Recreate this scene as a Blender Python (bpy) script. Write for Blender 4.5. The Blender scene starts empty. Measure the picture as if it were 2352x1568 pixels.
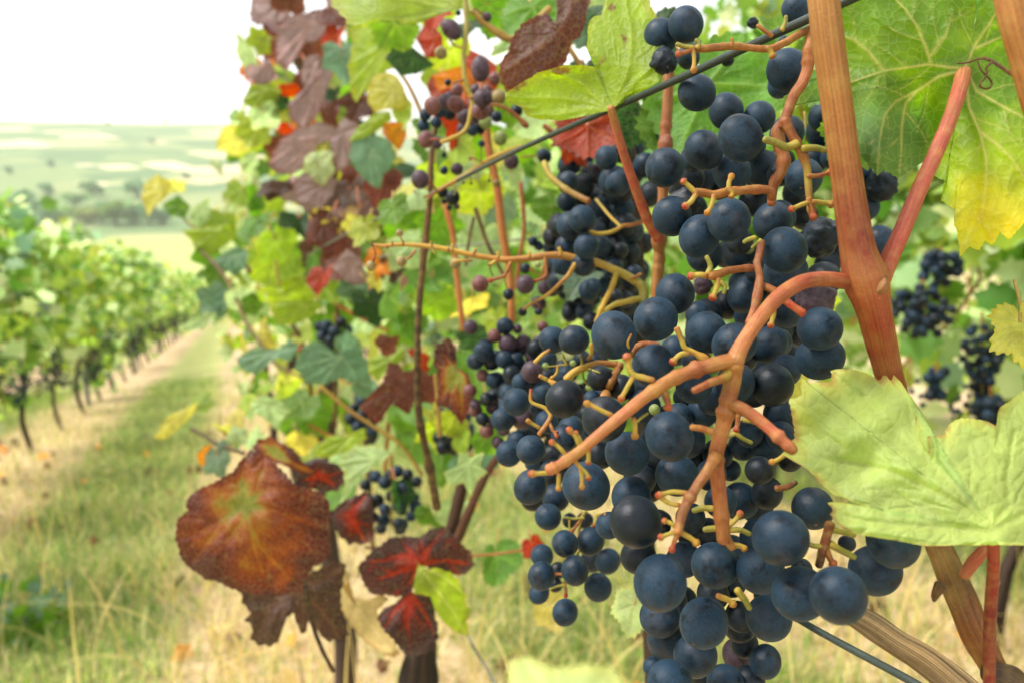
import bpy, math, random
import numpy as np
from mathutils import Matrix, Vector, Euler

random.seed(7); RNG = np.random.default_rng(7)
S = bpy.context.scene
COL = S.collection

# ------------------------------------------------------------------ camera, sky, sun, exposure
PITCH = math.radians(12.6)
FPX = 28/36*2352.0                       # focal length in units of the 2352-wide measuring frame
cam = bpy.data.cameras.new('camera'); cam.lens = 28; cam.sensor_width = 36
cam.clip_start = 0.01; cam.clip_end = 12000
cam.dof.use_dof = True; cam.dof.focus_distance = 0.280; cam.dof.aperture_fstop = 10.5; cam.dof.aperture_blades = 7
camo = bpy.data.objects.new('camera', cam); COL.objects.link(camo)
camo.location = (0, 0, 0); camo.rotation_euler = (math.pi/2-PITCH, 0, 0)
S.camera = camo

SUN_EL, SUN_AZ = math.radians(54), math.radians(-92)     # azimuth from +Y towards +X (the sun stands to the left)
world = bpy.data.worlds.new('World'); S.world = world; world.use_nodes = True
nt = world.node_tree; nt.nodes.clear()
wo = nt.nodes.new('ShaderNodeOutputWorld'); bg = nt.nodes.new('ShaderNodeBackground')
sky = nt.nodes.new('ShaderNodeTexSky'); sky.sky_type = 'NISHITA'; sky.sun_disc = False
sky.sun_elevation = SUN_EL; sky.sun_rotation = SUN_AZ
tc = nt.nodes.new('ShaderNodeTexCoord'); mp = nt.nodes.new('ShaderNodeMapping'); mp.inputs['Scale'].default_value = (1.2, 1.2, 6)
nz = nt.nodes.new('ShaderNodeTexNoise'); nz.inputs['Scale'].default_value = 2.2; nz.inputs['Detail'].default_value = 6
cr = nt.nodes.new('ShaderNodeValToRGB')
cr.color_ramp.elements[0].position = .34; cr.color_ramp.elements[0].color = (4.9, 5.0, 5.1, 1)
cr.color_ramp.elements[1].position = .56; cr.color_ramp.elements[1].color = (13.0, 13.0, 12.8, 1)
mx = nt.nodes.new('ShaderNodeMix'); mx.data_type = 'RGBA'; mx.inputs[0].default_value = .88   # cloud cover over the clear sky
L = nt.links.new
L(tc.outputs['Generated'], mp.inputs[0]); L(mp.outputs[0], nz.inputs['Vector']); L(nz.outputs['Fac'], cr.inputs[0])
L(sky.outputs[0], mx.inputs[6]); L(cr.outputs[0], mx.inputs[7]); L(mx.outputs[2], bg.inputs[0]); L(bg.outputs[0], wo.inputs[0])
bg.inputs[1].default_value = 0.064
sun = bpy.data.lights.new('sun', 'SUN'); sun.energy = 2.3; sun.angle = math.radians(16); sun.color = (1, .985, .96)
suno = bpy.data.objects.new('sun', sun); COL.objects.link(suno)
sd = Vector((math.sin(SUN_AZ)*math.cos(SUN_EL), math.cos(SUN_AZ)*math.cos(SUN_EL), math.sin(SUN_EL)))
suno.rotation_euler = (-sd).to_track_quat('-Z', 'Y').to_euler()
S.view_settings.view_transform = 'Standard'; S.view_settings.look = 'None'
S.view_settings.exposure = 1.28; S.view_settings.gamma = 1; S.view_settings.use_curve_mapping = False
S.render.engine = 'CYCLES'
S.cycles.max_bounces = 7; S.cycles.diffuse_bounces = 1; S.cycles.transmission_bounces = 3; S.cycles.glossy_bounces = 2
S.cycles.volume_bounces = 3; S.cycles.use_denoising = True; S.cycles.caustics_reflective = False; S.cycles.caustics_refractive = False

# ------------------------------------------------------------------ geometry of the place
_a = math.pi/2-PITCH
RC = np.array([[1, 0, 0], [0, math.cos(_a), -math.sin(_a)], [0, math.sin(_a), math.cos(_a)]])
def P(x, y, d):
    """a point seen at (x, y) of the measuring frame and d metres along the view axis"""
    x, y, d = np.broadcast_arrays(np.asarray(x, float), np.asarray(y, float), np.asarray(d, float))
    c = np.stack([(x-1176)/FPX*d, -(y-784)/FPX*d, -d], -1)
    return c @ RC.T
U = P(540, 680, 1.0); U = U/np.linalg.norm(U)                 # direction of the vine rows (downhill)
NR = np.cross(U, [0, 0, 1]); NR /= np.linalg.norm(NR)          # level, to the right of the rows
UH = np.array([U[0], U[1], 0]); UH /= np.linalg.norm(UH)
SLOPE = U[2]/math.hypot(U[0], U[1])
EYE = 1.1
def row_depth(x, y, p): return p/float(P(x, y, 1.0) @ NR)
def ground_z(s, t):
    s = np.asarray(s, float); t = np.asarray(t, float)
    S0 = 300.0
    base = -EYE + SLOPE*np.minimum(s, S0) + SLOPE*40*(1-np.exp(-np.maximum(s-S0, 0)/40))
    top = 2300*math.tan(math.radians(2.5))
    low = -EYE + SLOPE*340
    k = np.clip((s-700)/1600, 0, 1); k = k*k*(3-2*k)*.55+k*.45
    z = base + k*(top-low)
    z = z + k*(10*np.sin(t/310+1)+6*np.sin(t/130+s/400))*.5
    return z
def W(s, t, h=0.0):
    s = np.asarray(s, float); t = np.asarray(t, float)
    return s[..., None]*UH + t[..., None]*NR + (ground_z(s, t)+h)[..., None]*np.array([0, 0, 1.0])

def lin(*c):
    a = np.array(c[0] if len(c) == 1 else c, float)/255.0
    return np.where(a <= .04045, a/12.92, ((a+.055)/1.055)**2.4)
def hsh(i, j, k): 
    v = np.sin(i*127.1+j*311.7+k*74.7)*43758.5453
    return v-np.floor(v)
def vnoise(x, y, seed=0):
    xi, yi = np.floor(x), np.floor(y); fx, fy = x-xi, y-yi
    fx = fx*fx*(3-2*fx); fy = fy*fy*(3-2*fy)
    a, b, c, d = hsh(xi, yi, seed), hsh(xi+1, yi, seed), hsh(xi, yi+1, seed), hsh(xi+1, yi+1, seed)
    return (a*(1-fx)+b*fx)*(1-fy)+(c*(1-fx)+d*fx)*fy
def fbm(x, y, seed=0, o=3):
    s = 0; a = .5; t = 0
    for k in range(o):
        s = s+a*vnoise(x*2**k, y*2**k, seed+k*13); t += a; a *= .5
    return s/t

# ------------------------------------------------------------------ objects
def link(o, parent=None):
    COL.objects.link(o)
    if parent is not None: o.parent = parent
    return o
def make_mesh(name, V, F, cols=None, luv=None, smooth=True, mat=None):
    me = bpy.data.meshes.new(name)
    V = np.asarray(V, np.float32)
    if isinstance(F, np.ndarray):
        n, k = F.shape
        me.vertices.add(len(V)); me.vertices.foreach_set('co', V.ravel())
        me.loops.add(n*k); me.loops.foreach_set('vertex_index', F.astype(np.int32).ravel())
        me.polygons.add(n); me.polygons.foreach_set('loop_start', np.arange(0, n*k, k, dtype=np.int32))
        me.update(calc_edges=True)
    else:
        me.from_pydata(V.tolist(), [], F)
    if cols is not None:
        a = me.attributes.new('Col', 'FLOAT_COLOR', 'POINT')
        c = np.ones((len(V), 4), np.float32); c[:, :3] = cols; a.data.foreach_set('color', c.ravel())
    if luv is not None:
        a = me.attributes.new('luv', 'FLOAT_VECTOR', 'POINT')
        c = np.zeros((len(V), 3), np.float32); c[:, :luv.shape[1]] = luv; a.data.foreach_set('vector', c.ravel())
    if smooth: me.polygons.foreach_set('use_smooth', np.ones(len(me.polygons), bool))
    if mat: me.materials.append(mat)
    me.validate()
    return me
def obj(name, me, parent=None, kind=None, label=None):
    o = bpy.data.objects.new(name, me); link(o, parent)
    if parent is not None:                       # geometry is given in world coordinates
        o.matrix_parent_inverse = Matrix.Identity(4)
        pr = parent; off = Vector()
        while pr is not None: off += pr.location; pr = pr.parent
        o.location = -off
    if kind: o['kind'] = kind
    if label: o['label'] = label
    return o
def tag(o, label, cat, group=None):
    o['label'] = label; o['category'] = cat
    if group: o['group'] = group
    return o
def thing(name, loc, label, cat, group=None):
    o = bpy.data.objects.new(name, None); o.empty_display_size = .05; link(o); o.location = Vector([float(v) for v in loc])
    return tag(o, label, cat, group)

# ------------------------------------------------------------------ materials
def newmat(name):
    m = bpy.data.materials.new(name); m.use_nodes = True
    t = m.node_tree; b = t.nodes['Principled BSDF']
    return m, t, b
def N(t, typ, **kw):
    n = t.nodes.new(typ)
    for k, v in kw.items(): setattr(n, k, v)
    return n
def attr(t, name):
    n = t.nodes.new('ShaderNodeAttribute'); n.attribute_name = name; return n
def math_n(t, op, a, b=None):
    n = t.nodes.new('ShaderNodeMath'); n.operation = op
    for i, v in enumerate((a, b)):
        if v is None: continue
        if isinstance(v, (int, float)): n.inputs[i].default_value = v
        else: t.links.new(v, n.inputs[i])
    return n.outputs[0]
def mixc(t, fac, a, b, mode='MIX'):
    n = t.nodes.new('ShaderNodeMix'); n.data_type = 'RGBA'; n.blend_type = mode
    for i, v in ((0, fac), (6, a), (7, b)):
        if isinstance(v, (int, float)): n.inputs[i].default_value = v
        elif isinstance(v, (tuple, list, np.ndarray)): n.inputs[i].default_value = tuple(float(q) for q in v[:3])+(1,)
        else: t.links.new(v, n.inputs[i])
    return n.outputs[2]
def noise(t, vec, scale, detail=3, rough=.55):
    n = t.nodes.new('ShaderNodeTexNoise'); n.inputs['Scale'].default_value = scale; n.inputs['Detail'].default_value = detail
    n.inputs['Roughness'].default_value = rough
    if vec is not None: t.links.new(vec, n.inputs['Vector'])
    return n.outputs['Fac']
def ramp(t, fac, *st):
    n = t.nodes.new('ShaderNodeValToRGB'); e = n.color_ramp.elements
    while len(e) < len(st): e.new(.5)
    for q, (p, c) in zip(e, st):
        q.position = p; q.color = (c, c, c, 1) if isinstance(c, (int, float)) else tuple(float(v) for v in c)+(1,)
    t.links.new(fac, n.inputs[0]); return n.outputs[0]
def bump(t, h, strength, dist, b):
    n = t.nodes.new('ShaderNodeBump'); n.inputs['Strength'].default_value = strength; n.inputs['Distance'].default_value = dist
    t.links.new(h, n.inputs['Height']); t.links.new(n.outputs[0], b.inputs['Normal']); return n.outputs[0]

def leaf_material(name, detail=True):
    m, t, b = newmat(name); l = t.links.new
    c = attr(t, 'Col').outputs['Color']; uv = attr(t, 'luv').outputs['Vector']
    n1 = noise(t, uv, 3.0, 4)
    col = mixc(t, 1.0, c, ramp(t, n1, (.25, .74), (.75, 1.22)), 'MULTIPLY')
    if detail:
        vo = N(t, 'ShaderNodeTexVoronoi', feature='DISTANCE_TO_EDGE'); vo.inputs['Scale'].default_value = 9.0; l(uv, vo.inputs['Vector'])
        net = ramp(t, vo.outputs['Distance'], (.0, 1.0), (.07, 0.0))
        col = mixc(t, math_n(t, 'MULTIPLY', net, .24), col, mixc(t, .55, col, (.62, .66, .25)))
        sp = noise(t, uv, 16.0, 2); spots = ramp(t, sp, (.79, 0.0), (.84, 1.0))
        col = mixc(t, math_n(t, 'MULTIPLY', spots, .55), col, (.12, .06, .015))
    geo = N(t, 'ShaderNodeNewGeometry')
    under = mixc(t, .07, col, (.34, .40, .22))
    colf = mixc(t, geo.outputs['Backfacing'], col, under)
    l(colf, b.inputs['Base Color']); b.inputs['Roughness'].default_value = .52; b.inputs['Specular IOR Level'].default_value = .36
    h = n1
    if detail:
        h = math_n(t, 'ADD', math_n(t, 'MULTIPLY', n1, 1.2), math_n(t, 'MULTIPLY', ramp(t, vo.outputs['Distance'], (0, 0.0), (.25, 1.0)), .55))
    nb = bump(t, h, .38, .001, b)
    tr = N(t, 'ShaderNodeBsdfTranslucent'); l(nb, tr.inputs['Normal'])
    hs = N(t, 'ShaderNodeHueSaturation'); hs.inputs['Saturation'].default_value = 1.10; hs.inputs['Value'].default_value = 1.85
    l(col, hs.inputs['Color']); l(hs.outputs[0], tr.inputs['Color'])
    ms = N(t, 'ShaderNodeMixShader'); ms.inputs[0].default_value = .50
    l(b.outputs[0], ms.inputs[1]); l(tr.outputs[0], ms.inputs[2]); l(ms.outputs[0], t.nodes['Material Output'].inputs['Surface'])
    return m
LEAF = leaf_material('vine_leaf', True); LEAF_FAR = leaf_material('far_leaf', False)

def stem_material(name, streak, contrast, rough, bmp, speck=0):
    m, t, b = newmat(name); l = t.links.new
    c = attr(t, 'Col').outputs['Color']; uv = attr(t, 'luv').outputs['Vector']
    mpn = N(t, 'ShaderNodeMapping'); mpn.inputs['Scale'].default_value = streak; l(uv, mpn.inputs[0])
    n1 = noise(t, mpn.outputs[0], 1.0, 5, .6)
    n2 = noise(t, uv, 5.0, 3)
    col = mixc(t, 1.0, c, ramp(t, n1, (.3, 1-contrast), (.7, 1+contrast*.7)), 'MULTIPLY')
    col = mixc(t, 1.0, col, ramp(t, n2, (.3, .85), (.7, 1.12)), 'MULTIPLY')
    if speck:
        big = ramp(t, noise(t, uv, .55, 3), (.42, 0.0), (.66, 1.0))
        col = mixc(t, math_n(t, 'MULTIPLY', big, .38*speck), col, mixc(t, .6, col, (.50, .34, .08)))
        s = noise(t, uv, 22.0, 2)
        col = mixc(t, math_n(t, 'MULTIPLY', ramp(t, s, (.69, 0.0), (.73, 1.0)), speck), col, (.75, .55, .40))
        col = mixc(t, math_n(t, 'MULTIPLY', ramp(t, noise(t, uv, 9.0, 3), (.64, 0.0), (.74, 1.0)), speck), col, (.10, .05, .02))
    l(col, b.inputs['Base Color']); b.inputs['Roughness'].default_value = rough; b.inputs['Specular IOR Level'].default_value = .28
    bump(t, n1, bmp, .001, b)
    return m
STEM = stem_material('green_stem', (.3, 2.6, 1), .28, .46, .5, 1.0)
CANE = stem_material('cane_bark', (.05, 4.6, 1), .42, .42, .7, .9)
BARK = stem_material('old_bark', (.05, 8.0, 1), 1.0, .85, 1.2)
WIRE = stem_material('wire_steel', (.5, 2, 1), .25, .45, .3)
WIRE.node_tree.nodes['Principled BSDF'].inputs['Metallic'].default_value = .25
FAR = stem_material('far_surface', (.2, 3, 1), .3, .8, .3)

def grape_material(name, skin, bloom, amount, rough=.42):
    m, t, b = newmat(name); l = t.links.new
    tc = N(t, 'ShaderNodeTexCoord'); oi = N(t, 'ShaderNodeObjectInfo')
    off = N(t, 'ShaderNodeVectorMath', operation='SCALE'); off.inputs[0].default_value = (37, 91, 53); l(oi.outputs['Random'], off.inputs['Scale'])
    add = N(t, 'ShaderNodeVectorMath', operation='ADD'); l(tc.outputs['Object'], add.inputs[0]); l(off.outputs[0], add.inputs[1])
    v = add.outputs[0]
    big = noise(t, v, 1.3, 4, .6); fine = noise(t, v, 14.0, 4, .7); scr = noise(t, v, 4.0, 6, .75)
    msk = math_n(t, 'ADD', math_n(t, 'MULTIPLY', big, .75), math_n(t, 'MULTIPLY', scr, .45))
    msk = ramp(t, msk, (.45, .08), (.62, 1.0))
    msk = math_n(t, 'MULTIPLY', msk, math_n(t, 'ADD', math_n(t, 'MULTIPLY', oi.outputs['Random'], .5), amount))
    col = mixc(t, msk, skin, bloom)
    col = mixc(t, 1.0, col, ramp(t, fine, (.32, .55), (.68, 1.4)), 'MULTIPLY')
    warm = ramp(t, noise(t, v, .9, 2), (.56, 0.0), (.72, 1.0))  # brownish warm highlights painted into the skin colour in random patches
    col = mixc(t, math_n(t, 'MULTIPLY', warm, .45), col, mixc(t, .5, col, (.10, .085, .085)))
    dots = ramp(t, noise(t, v, 30.0, 1), (.76, 0.0), (.8, 1.0))
    col = mixc(t, math_n(t, 'MULTIPLY', dots, .5), col, (.004, .006, .010))
    # the small brown scar at the end away from the stalk
    sp = N(t, 'ShaderNodeVectorMath', operation='DISTANCE'); l(tc.outputs['Object'], sp.inputs[0]); sp.inputs[1].default_value = (0, 0, -1.0)
    scar = ramp(t, sp.outputs['Value'], (.05, 1.0), (.085, 0.0))
    col = mixc(t, scar, col, (.16, .08, .035))
    l(col, b.inputs['Base Color'])
    l(ramp(t, msk, (0, rough-.12), (1, rough+.16)), b.inputs['Roughness'])
    b.inputs['Specular IOR Level'].default_value = .26
    b.inputs['Sheen Weight'].default_value = .05; b.inputs['Sheen Roughness'].default_value = .5; b.inputs['Sheen Tint'].default_value = (.45, .62, .8, 1)
    bump(t, math_n(t, 'ADD', scr, math_n(t, 'MULTIPLY', fine, .3)), .12, .03, b)
    return m
GM = {
 'b': grape_material('grape_blue', (.0007, .002, .004), (.0105, .031, .055), .66),
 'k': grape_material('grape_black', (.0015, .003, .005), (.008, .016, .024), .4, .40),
 'p': grape_material('grape_purple', (.022, .008, .014), (.085, .052, .066), .55),
 'r': grape_material('grape_red', (.09, .018, .014), (.18, .08, .07), .5),
 'g': grape_material('grape_green', (.14, .19, .035), (.26, .30, .10), .4),
 'o': grape_material('grape_olive', (.20, .12, .03), (.30, .24, .10), .4),
}

# ------------------------------------------------------------------ ground, field, hill
def build_ground():
    s = np.concatenate([np.linspace(-3, 12, 76), np.geomspace(12.4, 2800, 130)])
    tt = np.concatenate([-np.geomspace(2300, 6.2, 60), np.linspace(-6, 6, 61), np.geomspace(6.2, 1200, 60)])
    SS, TT = np.meshgrid(s, tt, indexing='ij')
    h = np.where(SS < 40, (fbm(SS*3, TT*3, 3)-.5)*.05, 0)
    V = W(SS, TT, h).reshape(-1, 3); ns, n2 = SS.shape
    i = np.arange(ns-1)[:, None]*n2+np.arange(n2-1)[None, :]
    F = np.stack([i, i+n2, i+n2+1, i+1], -1).reshape(-1, 4)
    luv = np.stack([SS.ravel(), TT.ravel()], -1)
    m, t, b = newmat('ground_earth'); l = t.links.new
    uv = attr(t, 'luv').outputs['Vector']; sep = N(t, 'ShaderNodeSeparateXYZ'); l(uv, sep.inputs[0])
    s_, t_ = sep.outputs[0], sep.outputs[1]
    # vine strips every 1.67 m: pale dry straw under the vines, green between
    ph = math_n(t, 'FRACT', math_n(t, 'ADD', math_n(t, 'DIVIDE', math_n(t, 'SUBTRACT', t_, .17), 1.67), 20.5))
    dist = math_n(t, 'MULTIPLY', math_n(t, 'ABSOLUTE', math_n(t, 'SUBTRACT', ph, .5)), 1.67)
    dist = math_n(t, 'ADD', dist, math_n(t, 'MULTIPLY', math_n(t, 'SUBTRACT', noise(t, uv, 2.5, 4), .5), .5))
    strip = ramp(t, math_n(t, 'MULTIPLY', dist, 1.0), (.36, 0.0), (.56, 1.0))
    straw = mixc(t, noise(t, uv, 9, 4), lin(222, 196, 156), lin(150, 122, 88))
    green = mixc(t, noise(t, uv, 6, 4), lin(104, 116, 62), lin(156, 152, 98))
    green = mixc(t, ramp(t, math_n(t, 'DIVIDE', s_, 100.0), (.05, 0.0), (.13, 1.0)), green, mixc(t, noise(t, uv, 3, 4), lin(160, 170, 96), lin(196, 190, 128)))
    near = mixc(t, strip, straw, green)
    field = mixc(t, noise(t, uv, .03, 2), lin(150, 165, 90), lin(175, 178, 110))
    mpn = N(t, 'ShaderNodeMapping'); mpn.inputs['Scale'].default_value = (.0125, .0095, 1); mpn.inputs['Rotation'].default_value = (0, 0, .35); l(uv, mpn.inputs[0])
    vo = N(t, 'ShaderNodeTexVoronoi', feature='F1', distance='CHEBYCHEV'); vo.inputs['Scale'].default_value = 1.0; l(mpn.outputs[0], vo.inputs['Vector'])
    wn = N(t, 'ShaderNodeTexWhiteNoise', noise_dimensions='3D'); l(vo.outputs['Position'], wn.inputs[0])
    patch = ramp(t, wn.outputs['Value'], (0, lin(72, 104, 74)), (.32, lin(92, 118, 80)), (.58, lin(120, 136, 92)), (.78, lin(156, 154, 108)), (.86, lin(205, 182, 140)), (.95, lin(225, 202, 168)))
    patch = mixc(t, .35, patch, mixc(t, noise(t, uv, .012, 4), lin(60, 92, 50), lin(150, 160, 100)))
    far = mixc(t, ramp(t, math_n(t, 'DIVIDE', s_, 1000.0), (.60, 0.0), (.68, 1.0)), field, patch)
    col = mixc(t, ramp(t, math_n(t, 'DIVIDE', s_, 100.0), (.35, 0.0), (.7, 1.0)), near, far)
    l(col, b.inputs['Base Color']); b.inputs['Roughness'].default_value = .95; b.inputs['Specular IOR Level'].default_value = .1
    o = obj('ground', make_mesh('ground', V, F, luv=luv, mat=m), kind='structure')
    # the pale farm track down in the valley
    q = np.linspace(0, 1, 24); sc = 330+q*420; tcn = -118+q*-30+14*np.sin(q*3)
    A = W(sc, tcn-3.0-q*4, .35); B = W(sc, tcn+3.0+q*4, .35)
    V = np.concatenate([A, B]); n = len(q); i = np.arange(n-1)
    F = np.stack([i, i+1, i+1+n, i+n], -1)
    m, t, b = newmat('track_gravel'); b.inputs['Base Color'].default_value = (*lin(232, 222, 210), 1); b.inputs['Roughness'].default_value = .95
    l2 = noise(t, N(t, 'ShaderNodeTexCoord').outputs['Object'], .4, 3); t.links.new(mixc(t, l2, lin(235, 226, 214), lin(212, 198, 180)), b.inputs['Base Color'])
    obj('track', make_mesh('track', V, F, mat=m), kind='structure')
build_ground()

def build_haze():
    m = bpy.data.materials.new('haze_air'); m.use_nodes = True; t = m.node_tree; t.nodes.clear()
    out = t.nodes.new('ShaderNodeOutputMaterial'); v = t.nodes.new('ShaderNodeVolumePrincipled')
    v.inputs['Color'].default_value = (.96, .97, .96, 1); v.inputs['Density'].default_value = .00018; v.inputs['Anisotropy'].default_value = .1
    t.links.new(v.outputs[0], out.inputs['Volume'])
    x0, x1, y0, y1, z0, z1 = -3600, 3600, -1600, 4000, -90, 170
    V = [(x, y, z) for x in (x0, x1) for y in (y0, y1) for z in (z0, z1)]
    F = np.array([(0, 1, 3, 2), (4, 6, 7, 5), (0, 4, 5, 1), (2, 3, 7, 6), (0, 2, 6, 4), (1, 5, 7, 3)])
    obj('haze', make_mesh('haze', V, F, smooth=False, mat=m), kind='stuff')

# ------------------------------------------------------------------ tubes (canes, stems, wires, trunks)
def catmull(Q, n):
    Q = np.asarray(Q, float)
    if len(Q) == 2:
        u = np.linspace(0, 1, n)[:, None]; return Q[0]*(1-u)+Q[1]*u
    E = np.vstack([2*Q[0]-Q[1], Q, 2*Q[-1]-Q[-2]]); m = len(Q)-1
    out = []
    for u in np.linspace(0, m, n):
        i = min(int(u), m-1); f = u-i; p0, p1, p2, p3 = E[i:i+4]
        out.append(.5*(2*p1+(p2-p0)*f+(2*p0-5*p1+4*p2-p3)*f*f+(3*p1-p0-3*p2+p3)*f**3))
    return np.array(out)
def tube_arrays(C, R, cols, sides=10, rough=.06, seed=0, cap=True):
    """C centre points (n,3) in metres, R radii (n), cols (n,3)"""
    if cap:
        t0 = C[0]-C[1]; t0 /= np.linalg.norm(t0)+1e-12; t1 = C[-1]-C[-2]; t1 /= np.linalg.norm(t1)+1e-12
        C = np.vstack([C[0]+t0*R[0]*.62, C[0]+t0*R[0]*.40, C, C[-1]+t1*R[-1]*.40, C[-1]+t1*R[-1]*.62])
        R = np.concatenate([[R[0]*.38, R[0]*.80], R, [R[-1]*.80, R[-1]*.38]]); cols = np.vstack([cols[:1], cols[:1], cols, cols[-1:], cols[-1:]])
    n = len(C); T = np.gradient(C, axis=0); T /= np.linalg.norm(T, axis=1)[:, None]+1e-12
    ref = np.array([0, 0, 1.0]) if abs(T[0][2]) < .9 else np.array([1.0, 0, 0])
    a = np.cross(T[0], ref); a /= np.linalg.norm(a); A = []
    for k in range(n):
        a = a-T[k]*(a@T[k]); a /= np.linalg.norm(a)+1e-12; A.append(a)
    A = np.array(A); B = np.cross(T, A)
    th = np.arange(sides)/sides*2*np.pi
    ln = np.concatenate([[0], np.cumsum(np.linalg.norm(np.diff(C, axis=0), axis=1))])
    wob = 1+rough*2*(vnoise(ln[:, None]/(R.mean()*2.2)+seed*7.3, (th[None, :]*1.3)+seed, 5)-.5)
    rr = R[:, None]*wob
    V = C[:, None, :]+rr[..., None]*(np.cos(th)[None, :, None]*A[:, None, :]+np.sin(th)[None, :, None]*B[:, None, :])
    V = V.reshape(-1, 3)
    i = np.arange(n-1)[:, None]*sides; j = np.arange(sides)[None, :]; j2 = (j+1) % sides
    F = np.stack([i+j, i+j2, i+sides+j2, i+sides+j], -1).reshape(-1, 4)
    luv = np.stack([np.repeat(ln/max(R.mean(), 1e-5), sides), np.tile(np.minimum(th, 2*np.pi-th), n), np.full(n*sides, seed*3.7)], -1)
    col = np.repeat(cols, sides, axis=0)
    F = [tuple(q) for q in F]
    if cap:
        F.append(tuple(range(sides-1, -1, -1))); F.append(tuple(range((n-1)*sides, n*sides)))
    return V, F, col, luv
def join(parts):
    V, F, Cc, Lc = [], [], [], []; o = 0
    for v, f, c, l in parts:
        V.append(v); F += [tuple(int(i)+o for i in q) for q in f]; Cc.append(c); Lc.append(l); o += len(v)
    return np.concatenate(V), F, np.concatenate(Cc), np.concatenate(Lc)
_seed = [0]
def px_tube(pts, cols, sides=10, rough=.07, step=9, wrap=None, tip=0):
    """pts: (x, y, d, width) in the measuring frame; cols: list of sRGB colours spread along"""
    _seed[0] += 1
    Q = np.array(pts, float); L_ = np.hypot(*np.diff(Q[:, :2], axis=0).T).sum()
    n = int(np.clip(L_/step, 5, 90)); Q = catmull(Q, n)
    if wrap is not None: Q[:, 2] = wrap(Q)
    C = P(Q[:, 0], Q[:, 1], Q[:, 2]); R = np.maximum(Q[:, 3], 1)*(.45 if tip or rough > .055 else .48)*Q[:, 2]/FPX
    if .06 <= rough <= .085 and len(C) > 10 and Q[:, 3].max() < 50:
        for kk in np.random.default_rng(_seed[0]).uniform(0, n, max(2, n//9)): R = R*(1+.20*np.exp(-((np.arange(n)-kk)/1.1)**2))
    if tip: 
        u = np.linspace(0, 1, n); R = R*(.9+1.5*tip*np.exp(-((u-.93)/.10)**2))
    cs = np.array([.62, .54, .40])*np.array([lin(c) for c in cols]); u = np.linspace(0, len(cs)-1, n); i = np.minimum(u.astype(int), max(len(cs)-2, 0)); f = (u-i)[:, None]
    col = cs[i]*(1-f)+cs[np.minimum(i+1, len(cs)-1)]*f
    return tube_arrays(C, R, col, sides, rough, _seed[0])
def tube_obj(name, parts, mat, parent, label=None, kind=None):
    V, F, c, l = join(parts)
    return obj(name, make_mesh(name, V, F, c, l, mat=mat), parent, kind, label)

# ------------------------------------------------------------------ leaves
PAL = {  # base, vein, edge
 'lime': ((156, 180, 58), (194, 206, 104), (178, 178, 60)),
 'green': ((96, 142, 40), (150, 178, 80), (110, 145, 40)),
 'teal': ((112, 148, 118), (156, 180, 146), (112, 144, 96)),  # green upper sides, the bluish sky reflection put into the colour
 'pale': ((182, 208, 144), (204, 218, 160), (200, 206, 120)),
 'yellow': ((212, 204, 100), (222, 216, 130), (204, 180, 70)),
 'orange': ((226, 138, 26), (232, 180, 60), (190, 50, 20)),
 'red': ((176, 44, 22), (214, 90, 30), (120, 30, 26)),
 'maroon': ((104, 54, 48), (126, 66, 48), (120, 44, 34)),
 'mauve': ((166, 138, 140), (172, 130, 122), (124, 72, 68)),  # dark red leaves, the pale sky sheen put into the colour
 'dark': ((34, 74, 34), (60, 100, 50), (40, 80, 34)),
 'tan': ((205, 180, 128), (214, 190, 140), (170, 130, 80)),
 'dead': ((84, 56, 50), (110, 74, 56), (70, 44, 40)),
}
def leaf_colours(pal, t, vein, x, y, seed):
    return .74*_leaf_colours(pal, t, vein, x, y, seed)
def _leaf_colours(pal, t, vein, x, y, seed):
    """albedo of the blade, with sky sheen painted into mauve and teal: t 0 at the stalk .. 1 at the margin; vein 0..1; x, y in blade units"""
    if pal == 'redgreen':
        n = fbm(x*5, y*5, seed); k = np.clip(t*1.0+(n-.5)*1.5-vein*.26+.04, 0, 1.2)
        st = [(0, lin(150, 150, 66)), (.20, lin(164, 140, 66)), (.36, lin(170, 100, 48)), (.54, lin(136, 66, 46)), (.80, lin(108, 54, 48)), (1.2, lin(86, 46, 46))]
        return np.stack([np.interp(k, [s[0] for s in st], [s[1][c] for s in st]) for c in range(3)], -1)
    if pal == 'darkred':
        n = fbm(x*6, y*6, seed); k = np.clip(.25+t*.7+(n-.5)*1.1-vein*.75, 0, 1)
        st = [(0, lin(176, 50, 36)), (.25, lin(136, 42, 36)), (.5, lin(92, 42, 44)), (1, lin(70, 46, 52))]
        return np.stack([np.interp(k, [s[0] for s in st], [s[1][c] for s in st]) for c in range(3)], -1)
    if pal == 'yellowing':
        n = fbm(x*4, y*4, seed); k = np.clip(t*1.05+(n-.5)*.8, 0, 1)
        a, b_ = lin(150, 178, 46), lin(222, 200, 44)
        c = a*(1-k[:, None])+b_*k[:, None]
        return c*(1-.35*vein[:, None])+lin(214, 206, 120)*.35*vein[:, None]
    base, ve, ed = (lin(q) for q in PAL[pal])
    n = fbm(x*3.5, y*3.5, seed)[:, None]; e = np.clip((t-.86)/.14+(fbm(x*9, y*9, seed+3)-.5)*1.2, 0, 1)[:, None]*.8
    c = base*(.78+.5*n); c = c*(1-e)+ed*e
    v = np.clip(vein, 0, 1)[:, None]*.75
    return c*(1-v)+ve*v
def seg_dist(px, py, A, B):
    d = B-A; L2 = (d@d)+1e-12; u = np.clip(((px-A[0])*d[0]+(py-A[1])*d[1])/L2, 0, 1)
    return np.hypot(px-A[0]-u*d[0], py-A[1]-u*d[1]), u
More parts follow.
